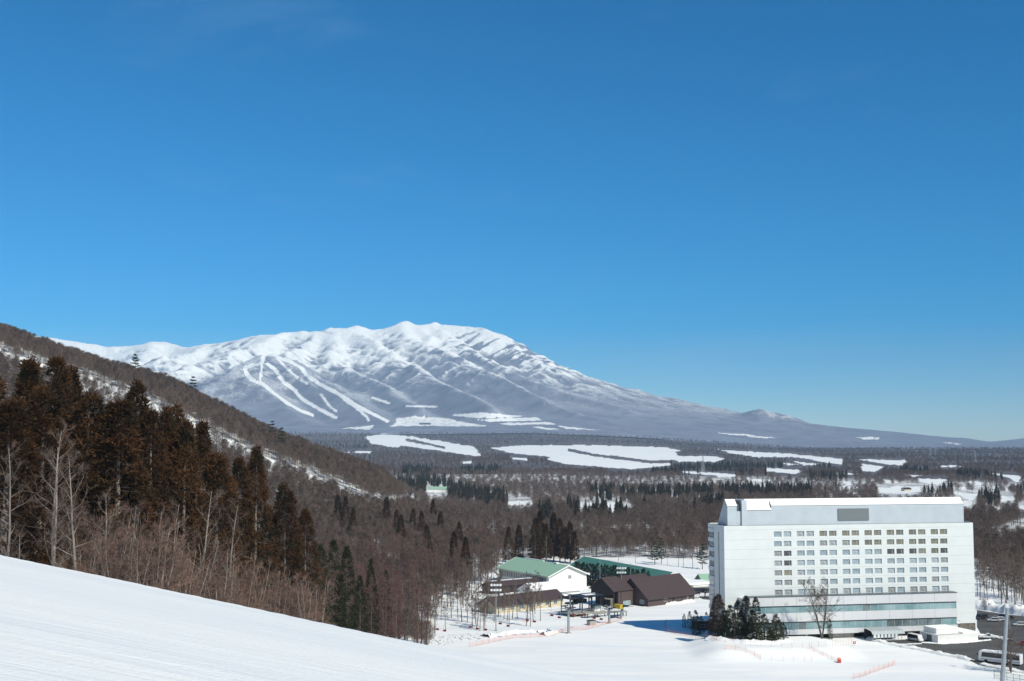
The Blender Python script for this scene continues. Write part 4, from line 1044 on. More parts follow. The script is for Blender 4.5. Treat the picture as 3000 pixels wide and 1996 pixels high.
# porch over the station end: open gable on posts, its shade put into the dark colour
mb = MB(); mb.prism([(0, 4.6), (6.3, 4.6), (12.6, 4.6), (12.6, 6.3), (6.3, 10.6), (0, 6.3)], 0, .25, .5); mb.build('porch_gable', m_bdark, lodge)
mb = MB(); mb.prism([(-.5, 5.98), (6.3, 10.63), (6.3, 10.88), (-.5, 6.23)], 0, -.6, 2.0); mb.build('porch_roof', m_broof, lodge)
mb = MB(); mb.prism([(6.31, 10.63), (13.1, 5.98), (13.1, 6.23), (6.31, 10.88)], 0, -.6, 2.0); mb.build('porch_roof', m_broof, lodge)
for y in (.3, 6.3, 12.3): part(lodge, 'porch_post', m_bdark, (.2, .55, y - .18, y + .18, 0, 4.59))
part(lodge, 'porch_inner_wall', m_bdark, (2.3, 2.55, .3, 12.3, 0, 6.2))
part(lodge, 'counter_wall', m_cream, (.9, 1.3, 1.0, 2.6, 0, 3.2), (.9, 1.3, 2.61, 6, 2.6, 3.2))
part(lodge, 'side_door', m_dsteel, (25.4, 26.8, -7.28, -7.2, .1, 2.3)); part(lodge, 'drain_pipe', m_dsteel, (30.9, 31.0, -7.32, -7.2, 0, 3.3)); part(lodge, 'drain_pipe', m_dsteel, (3.9, 4.05, -.15, 0, 0, 6.2))
wbox(lodge, 'window', 20.5, -7.2, 1.2, 1.8, 1.2, 'y'); wbox(lodge, 'window', 34, -7.2, 1.4, .8, .9, 'y'); wbox(lodge, 'window', 11.45, -5.2, .8, 2.2, 1.6, 'x', pane=m_teald)
wbox(lodge, 'window', 5.2, 0, .4, 4.0, 1.6, 'y', pane=m_teal)
part(lodge, 'roof_snow', m_snow, (4.0, 7.5, 6.6, 9.0, 9.0, 9.3))
# pale green roofed hall
AG = math.radians(30.8)
def gabled_fwd(name, loc, ang, W, L, ze, zr, wall, roof, label, cat, over=.9, zb=0.0, trim=None):
    """gable towards the viewer: local x across the gable, ridge along local y (built rotated)"""
    r = empty(name, (loc[0], loc[1], 0), ang + math.pi / 2, label, cat)   # local x now runs away from the viewer, local y to the left
    return r
hall = empty('green_roof_hall', (32.5, 542.0, 0), AG + math.pi / 2, 'white hall with pale mint green roof left of the hedge', 'building')
gabled(hall, 0, 42.5, 0, 19.5, 0, 6.0, 10.0, m_wwall, m_lgreen, over=1.0, gable_trim=m_wwall)
for z in (1.4, 4.4): wbox(hall, 'window', 0, 8.0, z, 1.7, 1.5, 'x', pane=P_MIX[0])
part(hall, 'air_vent', m_steel, (-.25, 0, 8.4, 9.2, 3.4, 3.8))
for k in range(20):
    f = MB(); f.box(2 + k * 2, 2 + k * 2 + 1.6, 19.5, 19.6, 2.6, 5.0); f.build('window', P_MIX[1], hall)
part(hall, 'roof_snow', m_snow, (-1.0, 40, -1.05, -.2, 5.72, 6.35)); part(hall, 'roof_snow', m_snow, (8, 10, 9.0, 10.4, 10.1, 10.6)); part(hall, 'ridge_snow', m_snow, (20, 36, 9.0, 9.74, 10.1, 10.5))
hall2 = empty('sea_green_roof_hall', (75.5, 537.0, 0), math.atan2(71, -33.5), 'long hall with a deep sea green roof behind the hedge', 'building')
gabled(hall2, 0, 78, 0, 15, 0, 3.8, 7.4, m_wwall, m_dgreen, over=1.2, gable_trim=m_wwall)
part(hall2, 'gable_louvre', m_grille, (-.1, 0, 5.5, 9.5, 4.2, 5.6)); part(hall2, 'roof_snow', m_snow, (-1.3, 2.0, -1.3, 2.0, 3.6, 4.2))
# beige building with brown hipped roof
low = empty('beige_building', (-6.0, 460.0, 0), math.atan2(23, 24), 'low beige building with a long brown roof behind the thin grove', 'building')
gabled(low, 0, 36, 0, 9, 0, 3.1, 5.6, m_cream, m_broof, over=.9)
for k in range(7): wbox(low, 'window', 3 + k * 4.6, 0, .9, 2.0, 1.4, 'y', pane=m_teald)
part(low, 'post', m_bdark, (27.8, 28.1, -.9, -.6, 0, 2.6))
shed = empty('snow_roof_building', (9.5, 500.0, 0), math.radians(33), 'low building whose whole roof is covered in grey shaded snow', 'building')
gabled(shed, 0, 22, 0, 12, 0, 2.9, 5.6, m_wwall, m_snow, over=.8, th=.55)
lean = empty('brown_roof_shed', (-9.0, 519.0, 0), math.radians(36), 'narrow dark brown roofed shed below the mint green roof', 'shed')
gabled(lean, 0, 26, 0, 6, 0, 3.2, 4.6, m_bdark, m_broof, over=.5); part(lean, 'roof_snow', m_snow, (2, 25, 3.3, 6.3, 4.35, 4.75))
flat = empty('flat_roof_building', (74.5, 524.0, 0), math.radians(20), 'small flat white building under thick snow behind the lodge', 'building')
part(flat, 'wall', m_wwall, (0, 11, 0, 9, 0, 3.2)); part(flat, 'snow_roof', m_snow, (-.6, 11.6, -.6, 9.6, 3.21, 4.1)); part(flat, 'porch_roof', m_cream, (1, 9, -2.4, -.02, 2.3, 2.6)); part(flat, 'porch_snow', m_snow, (.9, 9.1, -2.5, -.62, 2.61, 3.0)); wbox(flat, 'window', 8.8, 0, .8, 1.5, 1.6, 'y')
shop = empty('green_roof_shop', (83.0, 540.0, 0), math.radians(8), 'small shop with mint roof and yellow and red sign boards left of hotel', 'shop')
gabled(shop, 0, 16, 0, 10, 0, 3.0, 5.4, m_cream, m_lgreen, over=.8)
part(shop, 'yellow_sign_board', m_yellow, (1.2, 3.4, -.12, -.01, 1.3, 2.2)); part(shop, 'red_sign_board', m_red, (6.2, 9.6, -.12, -.01, 1.2, 2.3)); part(shop, 'doorway', m_bdark, (4.0, 5.6, -.08, -.01, .05, 2.3))
hut = empty('timber_hut', (62.5, 421.0, 0), math.radians(14), 'small dark timber hut under snow between lodge and hotel trees', 'hut')
part(hut, 'wall', m_bdark, (0, 7, 0, 5, -.3, 2.9)); part(hut, 'roof', m_broof, (-.5, 7.5, -.5, 5.5, 2.91, 3.1)); part(hut, 'roof_snow', m_snow, (.2, 7.6, -.4, 5.6, 3.11, 3.9)); wbox(hut, 'window', 1.2, 0, .9, 1.6, 1.1, 'y')
# far houses
def far_house(px, py, W, L, ze, zr, ang, wall, roof, label):
    p = on_ground(px, py); r = empty('farm_building', p, ang, label, 'building'); gabled(r, -L / 2, L / 2, 0, W, -1, ze, zr, wall, roof, over=.6); return r
fh = far_house(1280, 1441, 12, 24, 3.5, 6.0, R(-12), m_wwall, m_lgreen, 'white hall with pale green roof alone among the dark conifers mid valley')
far_house(1472, 1348, 13, 40, 6, 14, R(8), m_bdark, m_bdark, 'dark farm buildings at the edge of the big snow field')
far_house(1245, 1245, 20, 70, 7, 12, R(4), m_slot, m_slot, 'distant grey hotel row in the snowy village under the mountain')
far_house(2660, 1439, 7, 11, 2.6, 4.4, R(20), m_cream, m_bdark, 'small dark-roofed farmhouse on the fields above the hotel roof')
# ------------------------------------------------------------------ lift
lift_a = Vector((38.0, 451.0, 4.6)); lift_b = Vector((18.8, 415.5, 8.6)); lift_c = Vector((-28.0, 393.0, 11.0)); lift_d = Vector((-95.0, 361.0, 34.0))
def tower(name, p, h, label, arm=2.6, lattice=False):
    zb = gz(p.x, p.y); d = (lift_c - lift_b).normalized() if not lattice else Vector((-.8, -.6, 0)); a = math.atan2(d.y, d.x)
    t = empty(name, (p.x, p.y, zb), a, label, 'lift tower')
    h = h - zb
    mb = MB(); mb.tube([(0, 0, -.3), (0, 0, h)], [.48, .36], 14, 0, True); mb.build('mast', m_steel, t, False)
    part(t, 'footing', m_conc, (-.7, .7, -.7, .7, -.4, .35))
    part(t, 'crossarm', m_steel, (-.2, .2, -arm, arm, h - .1, h + .25))
    for s in (-1, 1):
        mb = MB(); mb.tube([(0, s * arm * .35, h - 1.3), (0, s * arm * .95, h + .2)], [.09, .09], 6); mb.build('brace', m_steel, t)
        mb = MB(); mb.tube([(0, s * arm, h + .2), (0, s * arm, h + 1.3)], [.07, .05], 6); mb.build('lifting_frame', m_steel, t)
        for k in range(4):
            w = MB(); x = -1.05 + k * .7; w.tube([(x, s * arm - .12, h + .45), (x, s * arm + .12, h + .45)], [.26, .26], 10, 0, True); w.build('sheave', m_rubber, t)
        part(t, 'sheave_beam', m_dsteel, (-1.4, 1.4, s * arm - .05, s * arm + .05, h + .26, h + .4))
    part(t, 'work_platform', m_dsteel, (.5, 1.1, -arm, arm, h - .35, h - .28))
    return t
tower('lift_tower', Vector((18.8, 415.5, 0)), 8.2, 'grey steel lift tower standing in the open snow before the lift station')
tower('lift_tower', Vector((-28.0, 393.0, 0)), 10.6, 'grey steel lift tower rising behind the snow crest among slender trees')
tower('lift_tower', at(1785, 1822, 437) * 1.0, 5.2, 'short grey lift tower beside the yellow bullwheel', 2.2)
# ropes
def rope(name, label, offs):
    pts = []
    dirs = [(lift_b - lift_a), (lift_c - lift_b), (lift_d - lift_c)]
    for p, d in zip((lift_a, lift_b, lift_c, lift_d), (dirs[0], dirs[1], dirs[2], dirs[2])):
        n_ = Vector((-d.y, d.x, 0)).normalized(); pts.append(p + n_ * offs)
    mb = MB(); full = []
    for a, b in zip(pts[:-1], pts[1:]):
        for k in range(8):
            t = k / 8; q = a.lerp(b, t); q.z -= 1.1 * 4 * t * (1 - t) * (b - a).length / 60; full.append(q)
    full.append(pts[-1]); mb.tube(full, [.022] * len(full), 4); o = mb.build(name, m_dsteel); tag(o, label, 'rope'); return full
ropeL = rope('lift_rope', 'thin steel lift rope on the far side of the towers', -2.6)
ropeR = rope('lift_rope', 'thin steel lift rope on the near side of the towers', 2.6)
chair_parts = None
CH = [(1615,1805,'second chair from the lift tower on the left, with dark red seat'),(1637,1811,'red chair hanging just left of the lift tower'),(1680,1804,'red chair just right of the lift tower'),(1702,1806,'small chair second right of the lift tower'),(1739,1813,'red chair beside the concrete lift pit'),(1760,1816,'low chair close to the yellow bullwheel'),(1564,1823,'red chair over the open snow right of the thin grove'),(1543,1819,'red chair half hidden by the last trees of the grove'),(1464,1829,'red chair just right of the left light mast'),(1487,1836,'red chair low among the grove trunks right of the light mast'),(1376,1839,'dark chair among the grove trunks left of the light mast'),(1397,1844,'second dark chair left of the light mast'),(1421,1847,'dark chair nearest left of the light mast'),(1280,1846,'red chair right of the tower behind the crest'),(1301,1850,'second chair right of the tower behind the crest'),(1173,1858,'leftmost red chair just above the snow crest')]
for px, py, lab in CH:
    a = ray(px, py); best = None
    for a0, b0 in ((lift_a, lift_b), (lift_b, lift_c), (lift_c, lift_d)):
        k = a[0] / a[1]; den = (b0.x - a0.x) - k * (b0.y - a0.y)
        s = (k * a0.y - a0.x) / den
        if -0.02 <= s <= 1.02: best = a0.lerp(b0, s)
    if best is None: continue
    p = at(px, py, best.y); hang = max(2.6, min(best.z - p.z, 9.0))
    c = empty('lift_chair', (p.x, p.y, p.z), math.atan2(lift_c.y - lift_b.y, lift_c.x - lift_b.x) , 'lift chair: ' + lab if False else lab, 'lift chair', 'chairs hanging on the lift')
    if chair_parts is None:
        s_ = MB(); s_.prism([(-.25, .02), (.25, .0), (.25, .09), (-.22, .11)], 1, -1.0, 1.0); bk = MB(); bk.prism([(-.33, .5), (-.24, .1), (-.17, .1), (-.26, .5)], 1, -1.0, 1.0)
        fr = MB()
        for sy in (-1.02, 1.02): fr.tube([(.24, sy, .04), (-.22, sy, .0), (-.32, sy, .5), (-.1, sy, 1.7)], [.03] * 4, 5)
        fr.tube([(-.1, -1.02, 1.7), (-.1, 1.02, 1.7)], [.03, .03], 5)
        chair_parts = (s_.mesh('seat', m_red), bk.mesh('backrest', m_red), fr.mesh('frame', m_steel))
    for nm, me in zip(('seat', 'backrest', 'frame'), chair_parts): link(nm, me, c)
    hg = MB(); hg.tube([(-.1, 0, 1.7), (-.1, 0, hang)], [.03, .03], 5); hg.build('hanger', m_steel, c)
# lift station: platform, steel portal with drive, glazed cabin, ramp
st = empty('lift_station', (24.5, 459.0, 0), R(38), 'black steel chairlift station with open frame in front of the lodge', 'lift station')
part(st, 'deck', m_conc, (-6.5, 9, -4.5, 4.5, .9, 1.2)); 
for x in (-6, -2, 2, 6, 8.5):
    for y in (-4, 4): part(st, 'leg', m_dsteel, (x - .15, x + .15, y - .15, y + .15, -.2, .9))
for x in (-5.5, -1, 3.5, 8):
    for y in (-3.2, 3.2): part(st, 'column', m_dsteel, (x - .16, x + .16, y - .16, y + .16, 1.2, 6.0))
    part(st, 'portal_beam', m_dsteel, (x - .18, x + .18, -3.6, 3.6, 6.01, 6.4))
for y in (-3.2, -1.1, 1.1, 3.2): part(st, 'roof_beam', m_dsteel, (-6.8, 9.2, y - .14, y + .14, 6.41, 6.75))
part(st, 'canopy', m_dsteel, (-2.0, 9.4, -4.0, 4.0, 6.8, 6.95)); part(st, 'canopy_snow', m_snow, (2.0, 7.0, -1.5, 1.0, 6.96, 7.1))
mb = MB(); mb.tube([(-3.4, 0, 4.2), (-3.4, 0, 4.6)], [2.5, 2.5], 28, 0, True); mb.build('bullwheel', m_dsteel, st)
part(st, 'drive_housing', m_dsteel, (-1.8, 3.0, -1.3, 1.3, 4.3, 5.7)); part(st, 'counterweight_frame', m_steel, (-6.4, -6.1, -2.6, -2.3, 1.2, 8.0), (-6.4, -6.1, 2.3, 2.6, 1.2, 8.0), (-6.4, -6.1, -3.4, 3.4, 8.01, 8.25))
part(st, 'operator_cabin', m_wwall, (4.2, 7.6, -4.2, -1.6, 1.21, 2.2)); part(st, 'cabin_glazing', m_teald, (4.25, 7.55, -4.15, -1.65, 2.21, 3.3)); part(st, 'cabin_roof', m_dsteel, (4.0, 7.8, -4.4, -1.4, 3.31, 3.5))
part(st, 'blue_mat', mat('blue_mat', (0.03, 0.10, 0.24), .7), (-2, 3.5, 1.6, 4.0, 1.21, 1.5))
for k in range(9):
    x = -6.4 + k * 1.9; part(st, 'railing_post', m_steel, (x - .04, x + .04, -4.5, -4.42, 1.2, 2.2))
part(st, 'handrail', m_steel, (-6.45, 9, -4.5, -4.43, 2.21, 2.27))
ramp = empty('loading_ramp', (31.5, 452.5, 0), R(22), 'long grey loading ramp on steel legs right of the lift station', 'ramp')
mb = MB(); mb.prism([(-1.6, 1.5), (1.6, 1.5), (1.6, 1.75), (-1.6, 1.75)], 0, -6, 11); mb.build('deck', m_conc, ramp)
for x in (-5, -1, 3, 7, 10.5): part(ramp, 'leg', m_dsteel, (x - .12, x + .12, -1.3, -1.06, -.2, 1.49), (x - .12, x + .12, 1.06, 1.3, -.2, 1.49))
for k in range(10): part(ramp, 'railing_post', m_steel, (-5.9 + k * 1.85, -5.82 + k * 1.85, 1.5, 1.58, 1.76, 2.7))
part(ramp, 'handrail', m_steel, (-6, 11, 1.5, 1.57, 2.71, 2.78))
bw = empty('return_wheel', (39.5, 449.0, 0), R(40), 'yellow return bullwheel on a leaning steel post beside the ramp', 'bullwheel')
mb = MB(); mb.tube([(-.6, 0, -.2), (.5, 0, 4.3)], [.55, .42], 12, 0, True); mb.build('post', m_steel, bw)
mb = MB(); mb.tube([(.5, 0, 4.3), (.5, 0, 4.6)], [2.2, 2.2], 28, 0, True); mb.build('wheel', m_dsteel, bw); part(bw, 'yellow_guard', m_yellow, (-2.4, -.9, -1.5, 1.5, 3.7, 5.2)); part(bw, 'guide_rail', m_steel, (.5, 3.6, -2.4, -2.3, 4.2, 4.4), (.5, 3.6, 2.3, 2.4, 4.2, 4.4))
pit = empty('concrete_pit_box', (27.5, 433.0, 0), R(30), 'small dark concrete box in the snow between the chairs', 'box'); part(pit, 'box_wall', m_conc, (-1.2, 1.2, -1.0, 1.0, -.3, 1.6)); part(pit, 'lid', m_dsteel, (-1.3, 1.3, -1.1, 1.1, 1.61, 1.75))
# ------------------------------------------------------------------ light masts and posts
m_lamp = mat('lamp_face', (0.82, 0.82, 0.80), 0.3)
def light_mast(px, pyb, pyt, label, rows_=2, lean=0.0, r=.2):
    p = on_ground(px, pyb); top = at(px, pyt, p.y).z - p.z
    t = empty('light_mast', p, 0, label, 'light mast')
    mb = MB(); mb.tube([(0, 0, -.3), (lean, 0, top)], [r, r * .6], 10, 0, True); mb.build('pole', m_steel, t)
    part(t, 'footing', m_conc, (-.45, .45, -.45, .45, -.3, .3))
    for k in range(rows_):
        z = top - .3 - k * 1.7; part(t, 'crossbar', m_steel, (-1.7, 1.7, -.07, .07, z - .08, z + .08))
        for x in (-1.5, -.5, .5, 1.5):
            l_ = MB(); l_.tube([(x, -.1, z + .1), (x, -.28, z + .22), (x, -.5, z + .2), (x, -.62, z + .16)], [.14, .34, .44, .40], 10, 0, True); l_.build('floodlight', m_lamp, t)
    return t
light_mast(1453, 1850, 1713, 'tall grey floodlight mast standing in the thin grove')
light_mast(1821, 1772, 1664, 'tall grey floodlight mast in front of the brown lodge')
light_mast(1719, 1716, 1664, 'short floodlight mast at the corner of the white hall', 1, 0, .14)
for px, pyb, pyt, lab in [(1758,1700,1640,'thin grey pole rising from the hedge above the lodge gable'),(1848,1705,1652,'thin grey pole rising from the right part of the hedge')]:
    p = at(px, pyb, 530.0); zz = 0.0; t = empty('pole', (p.x, 530.0, 0), 0, lab, 'pole'); h = at(px, pyt, 530.0).z
    mb = MB(); mb.tube([(0, 0, -.3), (0, 0, h)], [.13, .08], 8, 0, True); mb.build('shaft', m_steel, t); part(t, 'cap', m_steel, (-.2, .2, -.1, .1, h, h + .15))
p0 = at(2936, 1996, 300.0); p1 = at(2951, 1782, 300.0); zb = gz(p0.x, 300.0)
t = empty('tall_mast', (p0.x - (p1.x - p0.x) * (p0.z - zb) / (p1.z - p0.z) , 300.0, zb), 0, 'thick grey steel mast leaning slightly at the right edge before the bus', 'mast')
h = p1.z - zb; lx = p1.x - t.location.x
mb = MB(); mb.tube([(0, 0, -.5), (lx, 0, h)], [.62, .40], 16, 0, True); mb.build('shaft', m_steel, t, False); part(t, 'top_bracket', m_steel, (lx - .5, lx + .5, -.1, .1, h - .6, h - .4)); part(t, 'ladder_rail', m_steel, (lx + .36, lx + .42, -.3, -.24, h - 5, h + .2))
# lattice towers
def lattice(px, py, H, wb, wt, m, label, name='power_pylon', arms=3, Y=None):
    p = on_ground(px, py) if Y is None else Vector((at(px, py, Y).x, Y, gz(at(px, py, Y).x, Y))); t = empty(name, p, R(20), label, 'pylon')
    n_ = 8; cs = [(-1, -1), (1, -1), (1, 1), (-1, 1)]
    for c in cs:
        mb = MB(); mb.tube([(c[0] * wb, c[1] * wb, -1), (c[0] * wt, c[1] * wt, H)], [.16 * wb / 3 + .08, .12], 4); mb.build('leg', m, t)
    mb = MB()
    for i in range(n_):
        z0, z1 = H * i / n_, H * (i + 1) / n_; a, b = wb + (wt - wb) * i / n_, wb + (wt - wb) * (i + 1) / n_
        for k in range(4):
            c, d = cs[k], cs[(k + 1) % 4]; mb.tube([(c[0] * a, c[1] * a, z0), (d[0] * b, d[1] * b, z1)], [.1, .1], 3); mb.tube([(d[0] * a, d[1] * a, z0), (c[0] * b, c[1] * b, z1)], [.1, .1], 3)
    mb.build('bracing', m, t)
    for k in range(arms):
        z = H * (.7 + .12 * k); mb = MB(); L = 4.5 - .5 * k; mb.tube([(-L, 0, z), (0, 0, z + .8), (L, 0, z)], [.12, .2, .12], 4); mb.build('crossarm', m, t)
m_pyl = mat('pylon_steel', (0.42, 0.44, 0.45), 0.6)
lattice(2858, 1367, 40, 3.6, .6, m_pyl, 'tall grey power pylon on the plain above the hotel right end')
lattice(2727, 1343, 34, 3.4, .6, m_pyl, 'left one of two paired power pylons on the far plain')
lattice(2740, 1340, 34, 3.4, .6, m_pyl, 'right one of two paired power pylons on the far plain')
lattice(2060, 1385, 34, 3.0, .6, m_pyl, 'grey power pylon before the dark conifers right of the big field')
lattice(1578, 1640, 23.5, 1.0, .5, mat('rust_red_steel', (0.12, 0.035, 0.03), .7), 'rust red lattice mast beside the tall dark cedars', 'lattice_mast', 0)
# ------------------------------------------------------------------ drive, car parks, snow banks
def sheet(name, pxs, z, m, flat=True, Y=None):
    me = bpy.data.meshes.new(name); v = [tuple(on_ground(a, b)) for a, b in pxs]; v = [(x, y, z) for x, y, _ in v]
    me.from_pydata(v, [], [tuple(range(len(v)))]); me.materials.append(m); me.update()
    o = link(name, me); o['kind'] = 'structure'; return o
sheet('drive', [(2560,1876),(2620,1890),(2690,1903),(2760,1917),(2830,1932),(2866,1950),(2960,1968),(3060,1985),(3060,1812),(2960,1802),(2862,1788),(2862,1838),(2875,1862),(2760,1872)][::-1], .004, m_asph)
sheet('lodge_car_park', [(1998,1716),(2050,1712),(2110,1712),(2110,1762),(2060,1757),(2020,1740)][::-1], .004, m_asph)
def snow_ridge(name, pxs, h, w, seed, label=None, z0=0.0):
    pts = [on_ground(a, b) for a, b in pxs]; rs = np.random.default_rng(seed); P = []
    for a, b in zip(pts[:-1], pts[1:]):
        n_ = max(2, int((b - a).length / .8))
        P += [a.lerp(b, k / n_) for k in range(n_)]
    P.append(pts[-1]); n_ = len(P); cs = 9
    X = np.zeros((n_, cs)); Y_ = X.copy(); Z = X.copy()
    for i, p in enumerate(P):
        d = (P[min(i + 1, n_ - 1)] - P[max(i - 1, 0)]); d.z = 0; d.normalize(); nn = Vector((-d.y, d.x, 0))
        hh = h * (.65 + .7 * float(vnoise(np.array([i * .31 + seed]), np.array([.5 * seed]))[0]))
        for j in range(cs):
            t = -1 + 2 * j / (cs - 1); pr = (1 - t * t) ** .8
            q = p + nn * (t * w * (1 + .15 * rs.normal())); X[i, j] = q.x; Y_[i, j] = q.y; Z[i, j] = p.z - .15 + hh * pr * (1 + .18 * rs.normal()) if 0 < j < cs - 1 else p.z - .2
    o = grid_mesh(name, X, Y_, Z, m_snowb); o['kind'] = 'structure'; return o
snow_ridge('snow_bank', [(2545,1872),(2590,1885),(2650,1898),(2700,1906),(2760,1919),(2815,1929),(2850,1940)], .85, 1.5, 3)
snow_ridge('snow_bank', [(2878,1948),(2920,1956),(2990,1970),(3060,1985)], .6, 1.3, 4)
snow_ridge('snow_bank', [(2850,1782),(2900,1788),(2960,1797),(3060,1812)], 3.0, 2.6, 5)
snow_ridge('snow_bank', [(2700,1884),(2760,1886),(2830,1884),(2900,1876)], .35, 1.2, 6)
snow_ridge('snow_bank', [(2500,1880),(2560,1884),(2640,1888),(2700,1887)], .3, 1.3, 8)
snow_ridge('snow_bank', [(2000,1728),(2040,1720),(2080,1722)], .8, 1.6, 9)
snow_ridge('snow_bank', [(2860,1866),(2880,1862),(2930,1868),(2960,1880)], .6, 1.5, 10)
snow_ridge('snow_bank', [(2080,1872),(2130,1880),(2190,1886),(2260,1886),(2310,1878)], .9, 2.0, 11)
snow_ridge('snow_bank', [(1420,1868),(1480,1856),(1540,1852),(1600,1850)], .9, 2.4, 12)
snow_ridge('snow_bank', [(1590,1862),(1630,1856)], 1.0, 1.6, 13)
snow_ridge('snow_bank', [(1945,1772),(1985,1768),(2030,1763)], 1.0, 1.5, 14)
snow_ridge('snow_bank', [(1655,1800),(1720,1803),(1790,1812)], .6, 1.3, 15)
# ------------------------------------------------------------------ vehicles
def wheels(root, xs, y, r, m=m_rubber):
    for x in xs:
        for s in (-1, 1):
            w = MB(); w.tube([(x, s * y - .1, r), (x, s * y + .1, r)], [r, r], 14, 0, True); o = w.build('wheel', m, root)
            h = MB(); h.tube([(x, s * (y + .085), r), (x, s * (y + .115), r)], [r * .55, r * .5], 10, 0, True); h.build('hubcap', m_steel, o)
def car(x, y, ang, col, label, kind='hatch', L=4.3, W=1.72, H=1.5, group=None, cat='car'):
    c = empty('parked_car', (x, y, .006), ang, label, cat, group)
    m = mat('paint_%d_%d_%d' % tuple(int(q * 100) for q in col), col, .3, .1, spec=.5)
    l = L / 2
    if kind == 'van': prof = [(-l, .35), (l, .35), (l, .9), (l - .35, 1.05), (l - .75, H * .97), (-l + .1, H), (-l, .9)]; cab = [(-l + .25, .98), (l - .42, 1.08), (l - .82, H * .93), (-l + .3, H * .94)]
    elif kind == 'pickup': prof = [(-l, .4), (l, .4), (l, .95), (l - 1.0, 1.02), (l - 1.5, H), (l - 2.3, H), (l - 2.4, .95), (-l, .95)]; cab = [(l - 1.1, 1.04), (l - 1.53, H * .95), (l - 2.22, H * .95), (l - 2.3, 1.04)]
    else: prof = [(-l, .35), (l, .35), (l, .72), (l - .9, .88), (l - 1.55, H), (-l + .75, H * .98), (-l + .1, .92), (-l, .8)]; cab = [(l - 1.05, .92), (l - 1.6, H * .93), (-l + .8, H * .92), (-l + .32, .95)]
    b = MB(); b.prism(prof, 1, -W / 2, W / 2); bo = b.build('body', m, c)
    bv = bo.modifiers.new('bevel', 'BEVEL'); bv.width = .07; bv.segments = 2; bv.limit_method = 'ANGLE'
    for s in (-1, 1):
        g = MB(); g.prism(cab, 1, s * W / 2 - .01, s * W / 2 + .012) if s > 0 else g.prism(cab, 1, -W / 2 - .012, -W / 2 + .01); g.build('side_window', m_glass, c)
        part(c, 'headlight', m_lamp, (l - .06, l + .02, s * W * .34 - .16, s * W * .34 + .16, .62, .76)); part(c, 'tail_light', m_red, (-l - .02, -l + .06, s * W * .38 - .12, s * W * .38 + .12, .75, .95))
    (x1, z1), (x2, z2) = (cab[1], cab[2]) if kind == 'van' else (cab[0], cab[1])
    w = MB(); dx, dz = (.03, .015); w.face([(x1 + .06, -W * .42, z1), (x1 + .06, W * .42, z1), (x2 + .06, W * .40, z2 + .02), (x2 + .06, -W * .40, z2 + .02)]); w.build('windscreen', m_glass, c)
    wheels(c, (-l * .62, l * .64), W / 2 - .08, .32)
    return c
def put(px, py): return on_ground(px, py)
# left car park (seen past the hotel corner)
for px, py, col, a, lab in [(2042,1752,(.75,.75,.76),-20,'silver hatchback nearest the lodge in the small car park'),(2058,1750,(.78,.78,.78),-20,'white car between two others in the small car park'),(2075,1750,(.72,.73,.74),-20,'pale car closest to the hotel wall in the small car park'),(2050,1738,(.03,.03,.035),-20,'black car behind the pale cars in the small car park'),(2072,1737,(.04,.045,.05),-18,'dark car in the back row near the hotel wall')]:
    p = put(px, py); car(p.x, p.y, R(a - 90), col, lab, group='cars beside the lodge')
# right car park
for px, py, col, a, lab, k in [(2876,1815,(.03,.03,.035),200,'black van half hidden behind the hotel right corner','van'),(2912,1822,(.55,.56,.57),165,'silver car parked first in the right car park row','hatch'),(2928,1820,(.68,.68,.69),165,'white car parked second in the right car park row','hatch'),(2934,1812,(.04,.05,.06),165,'dark blue car behind the silver ones in the right car park','hatch'),(2952,1816,(.03,.03,.035),165,'black car at the end of the right car park row','hatch'),(2988,1835,(.60,.60,.60),170,'silver estate car alone at the right edge of the car park','hatch'),(3002,1893,(.35,.03,.03),150,'dark red car cut off by the right picture edge','hatch')]:
    p = put(px, py); car(p.x, p.y, R(a), col, lab, k, H=1.9 if k == 'van' else 1.5, group='cars in the right car park')
p = put(2682, 1880); van = car(p.x, p.y, R(-62), (.72, .71, .66), 'cream white minibus parked in front of the hotel undercroft', 'van', 5.2, 1.9, 2.3, cat='minibus')
p = put(2890, 1872); car(p.x, p.y, R(-10), (.76, .76, .75), 'white pickup parked right of the concrete block building', 'pickup', 4.8, 1.75, 1.7, cat='pickup')
# coach
p = put(2872, 1944); q = put(3000, 1958); bd = (q - p); bus = empty('coach', (p.x, p.y + 1.5, .006), math.atan2(bd.y, bd.x), 'white coach with dark window band parked below the bare tree', 'coach')
BL, BW, BH = 11.8, 2.5, 3.35
b = MB(); b.prism([(0.05, .45), (BL, .45), (BL, BH - .1), (.5, BH), (.12, BH - .5), (0, 1.6)], 1, 0, BW); bo = b.build('body', mat('coach_white', (.72, .72, .72), .35, noise=.05, nscale=.6), bus); bv = bo.modifiers.new('bevel', 'BEVEL'); bv.width = .12; bv.segments = 2
for yy in (-.015, BW - .01):
    g = MB(); g.prism([(.9, 1.65), (BL - .3, 1.65), (BL - .3, 2.95), (1.1, 2.95)], 1, yy, yy + .025); g.build('window_band', m_glass, bus)
    for k in range(6): part(bus, 'window_divider', m_rubber, (2.3 + k * 1.7, 2.36 + k * 1.7, yy - .008, yy, 1.66, 2.94) if yy < 0 else (2.3 + k * 1.7, 2.36 + k * 1.7, yy + .026, yy + .034, 1.66, 2.94))
g = MB(); g.face([(-.03, .15, 1.3), (-.03, BW - .15, 1.3), (.08, BW - .2, 2.85), (.08, .2, 2.85)][::-1]); g.build('windscreen', m_glass, bus)
for yy in (.3, BW - .6): part(bus, 'headlight', m_lamp, (-.03, .05, yy, yy + .3, .75, .95))
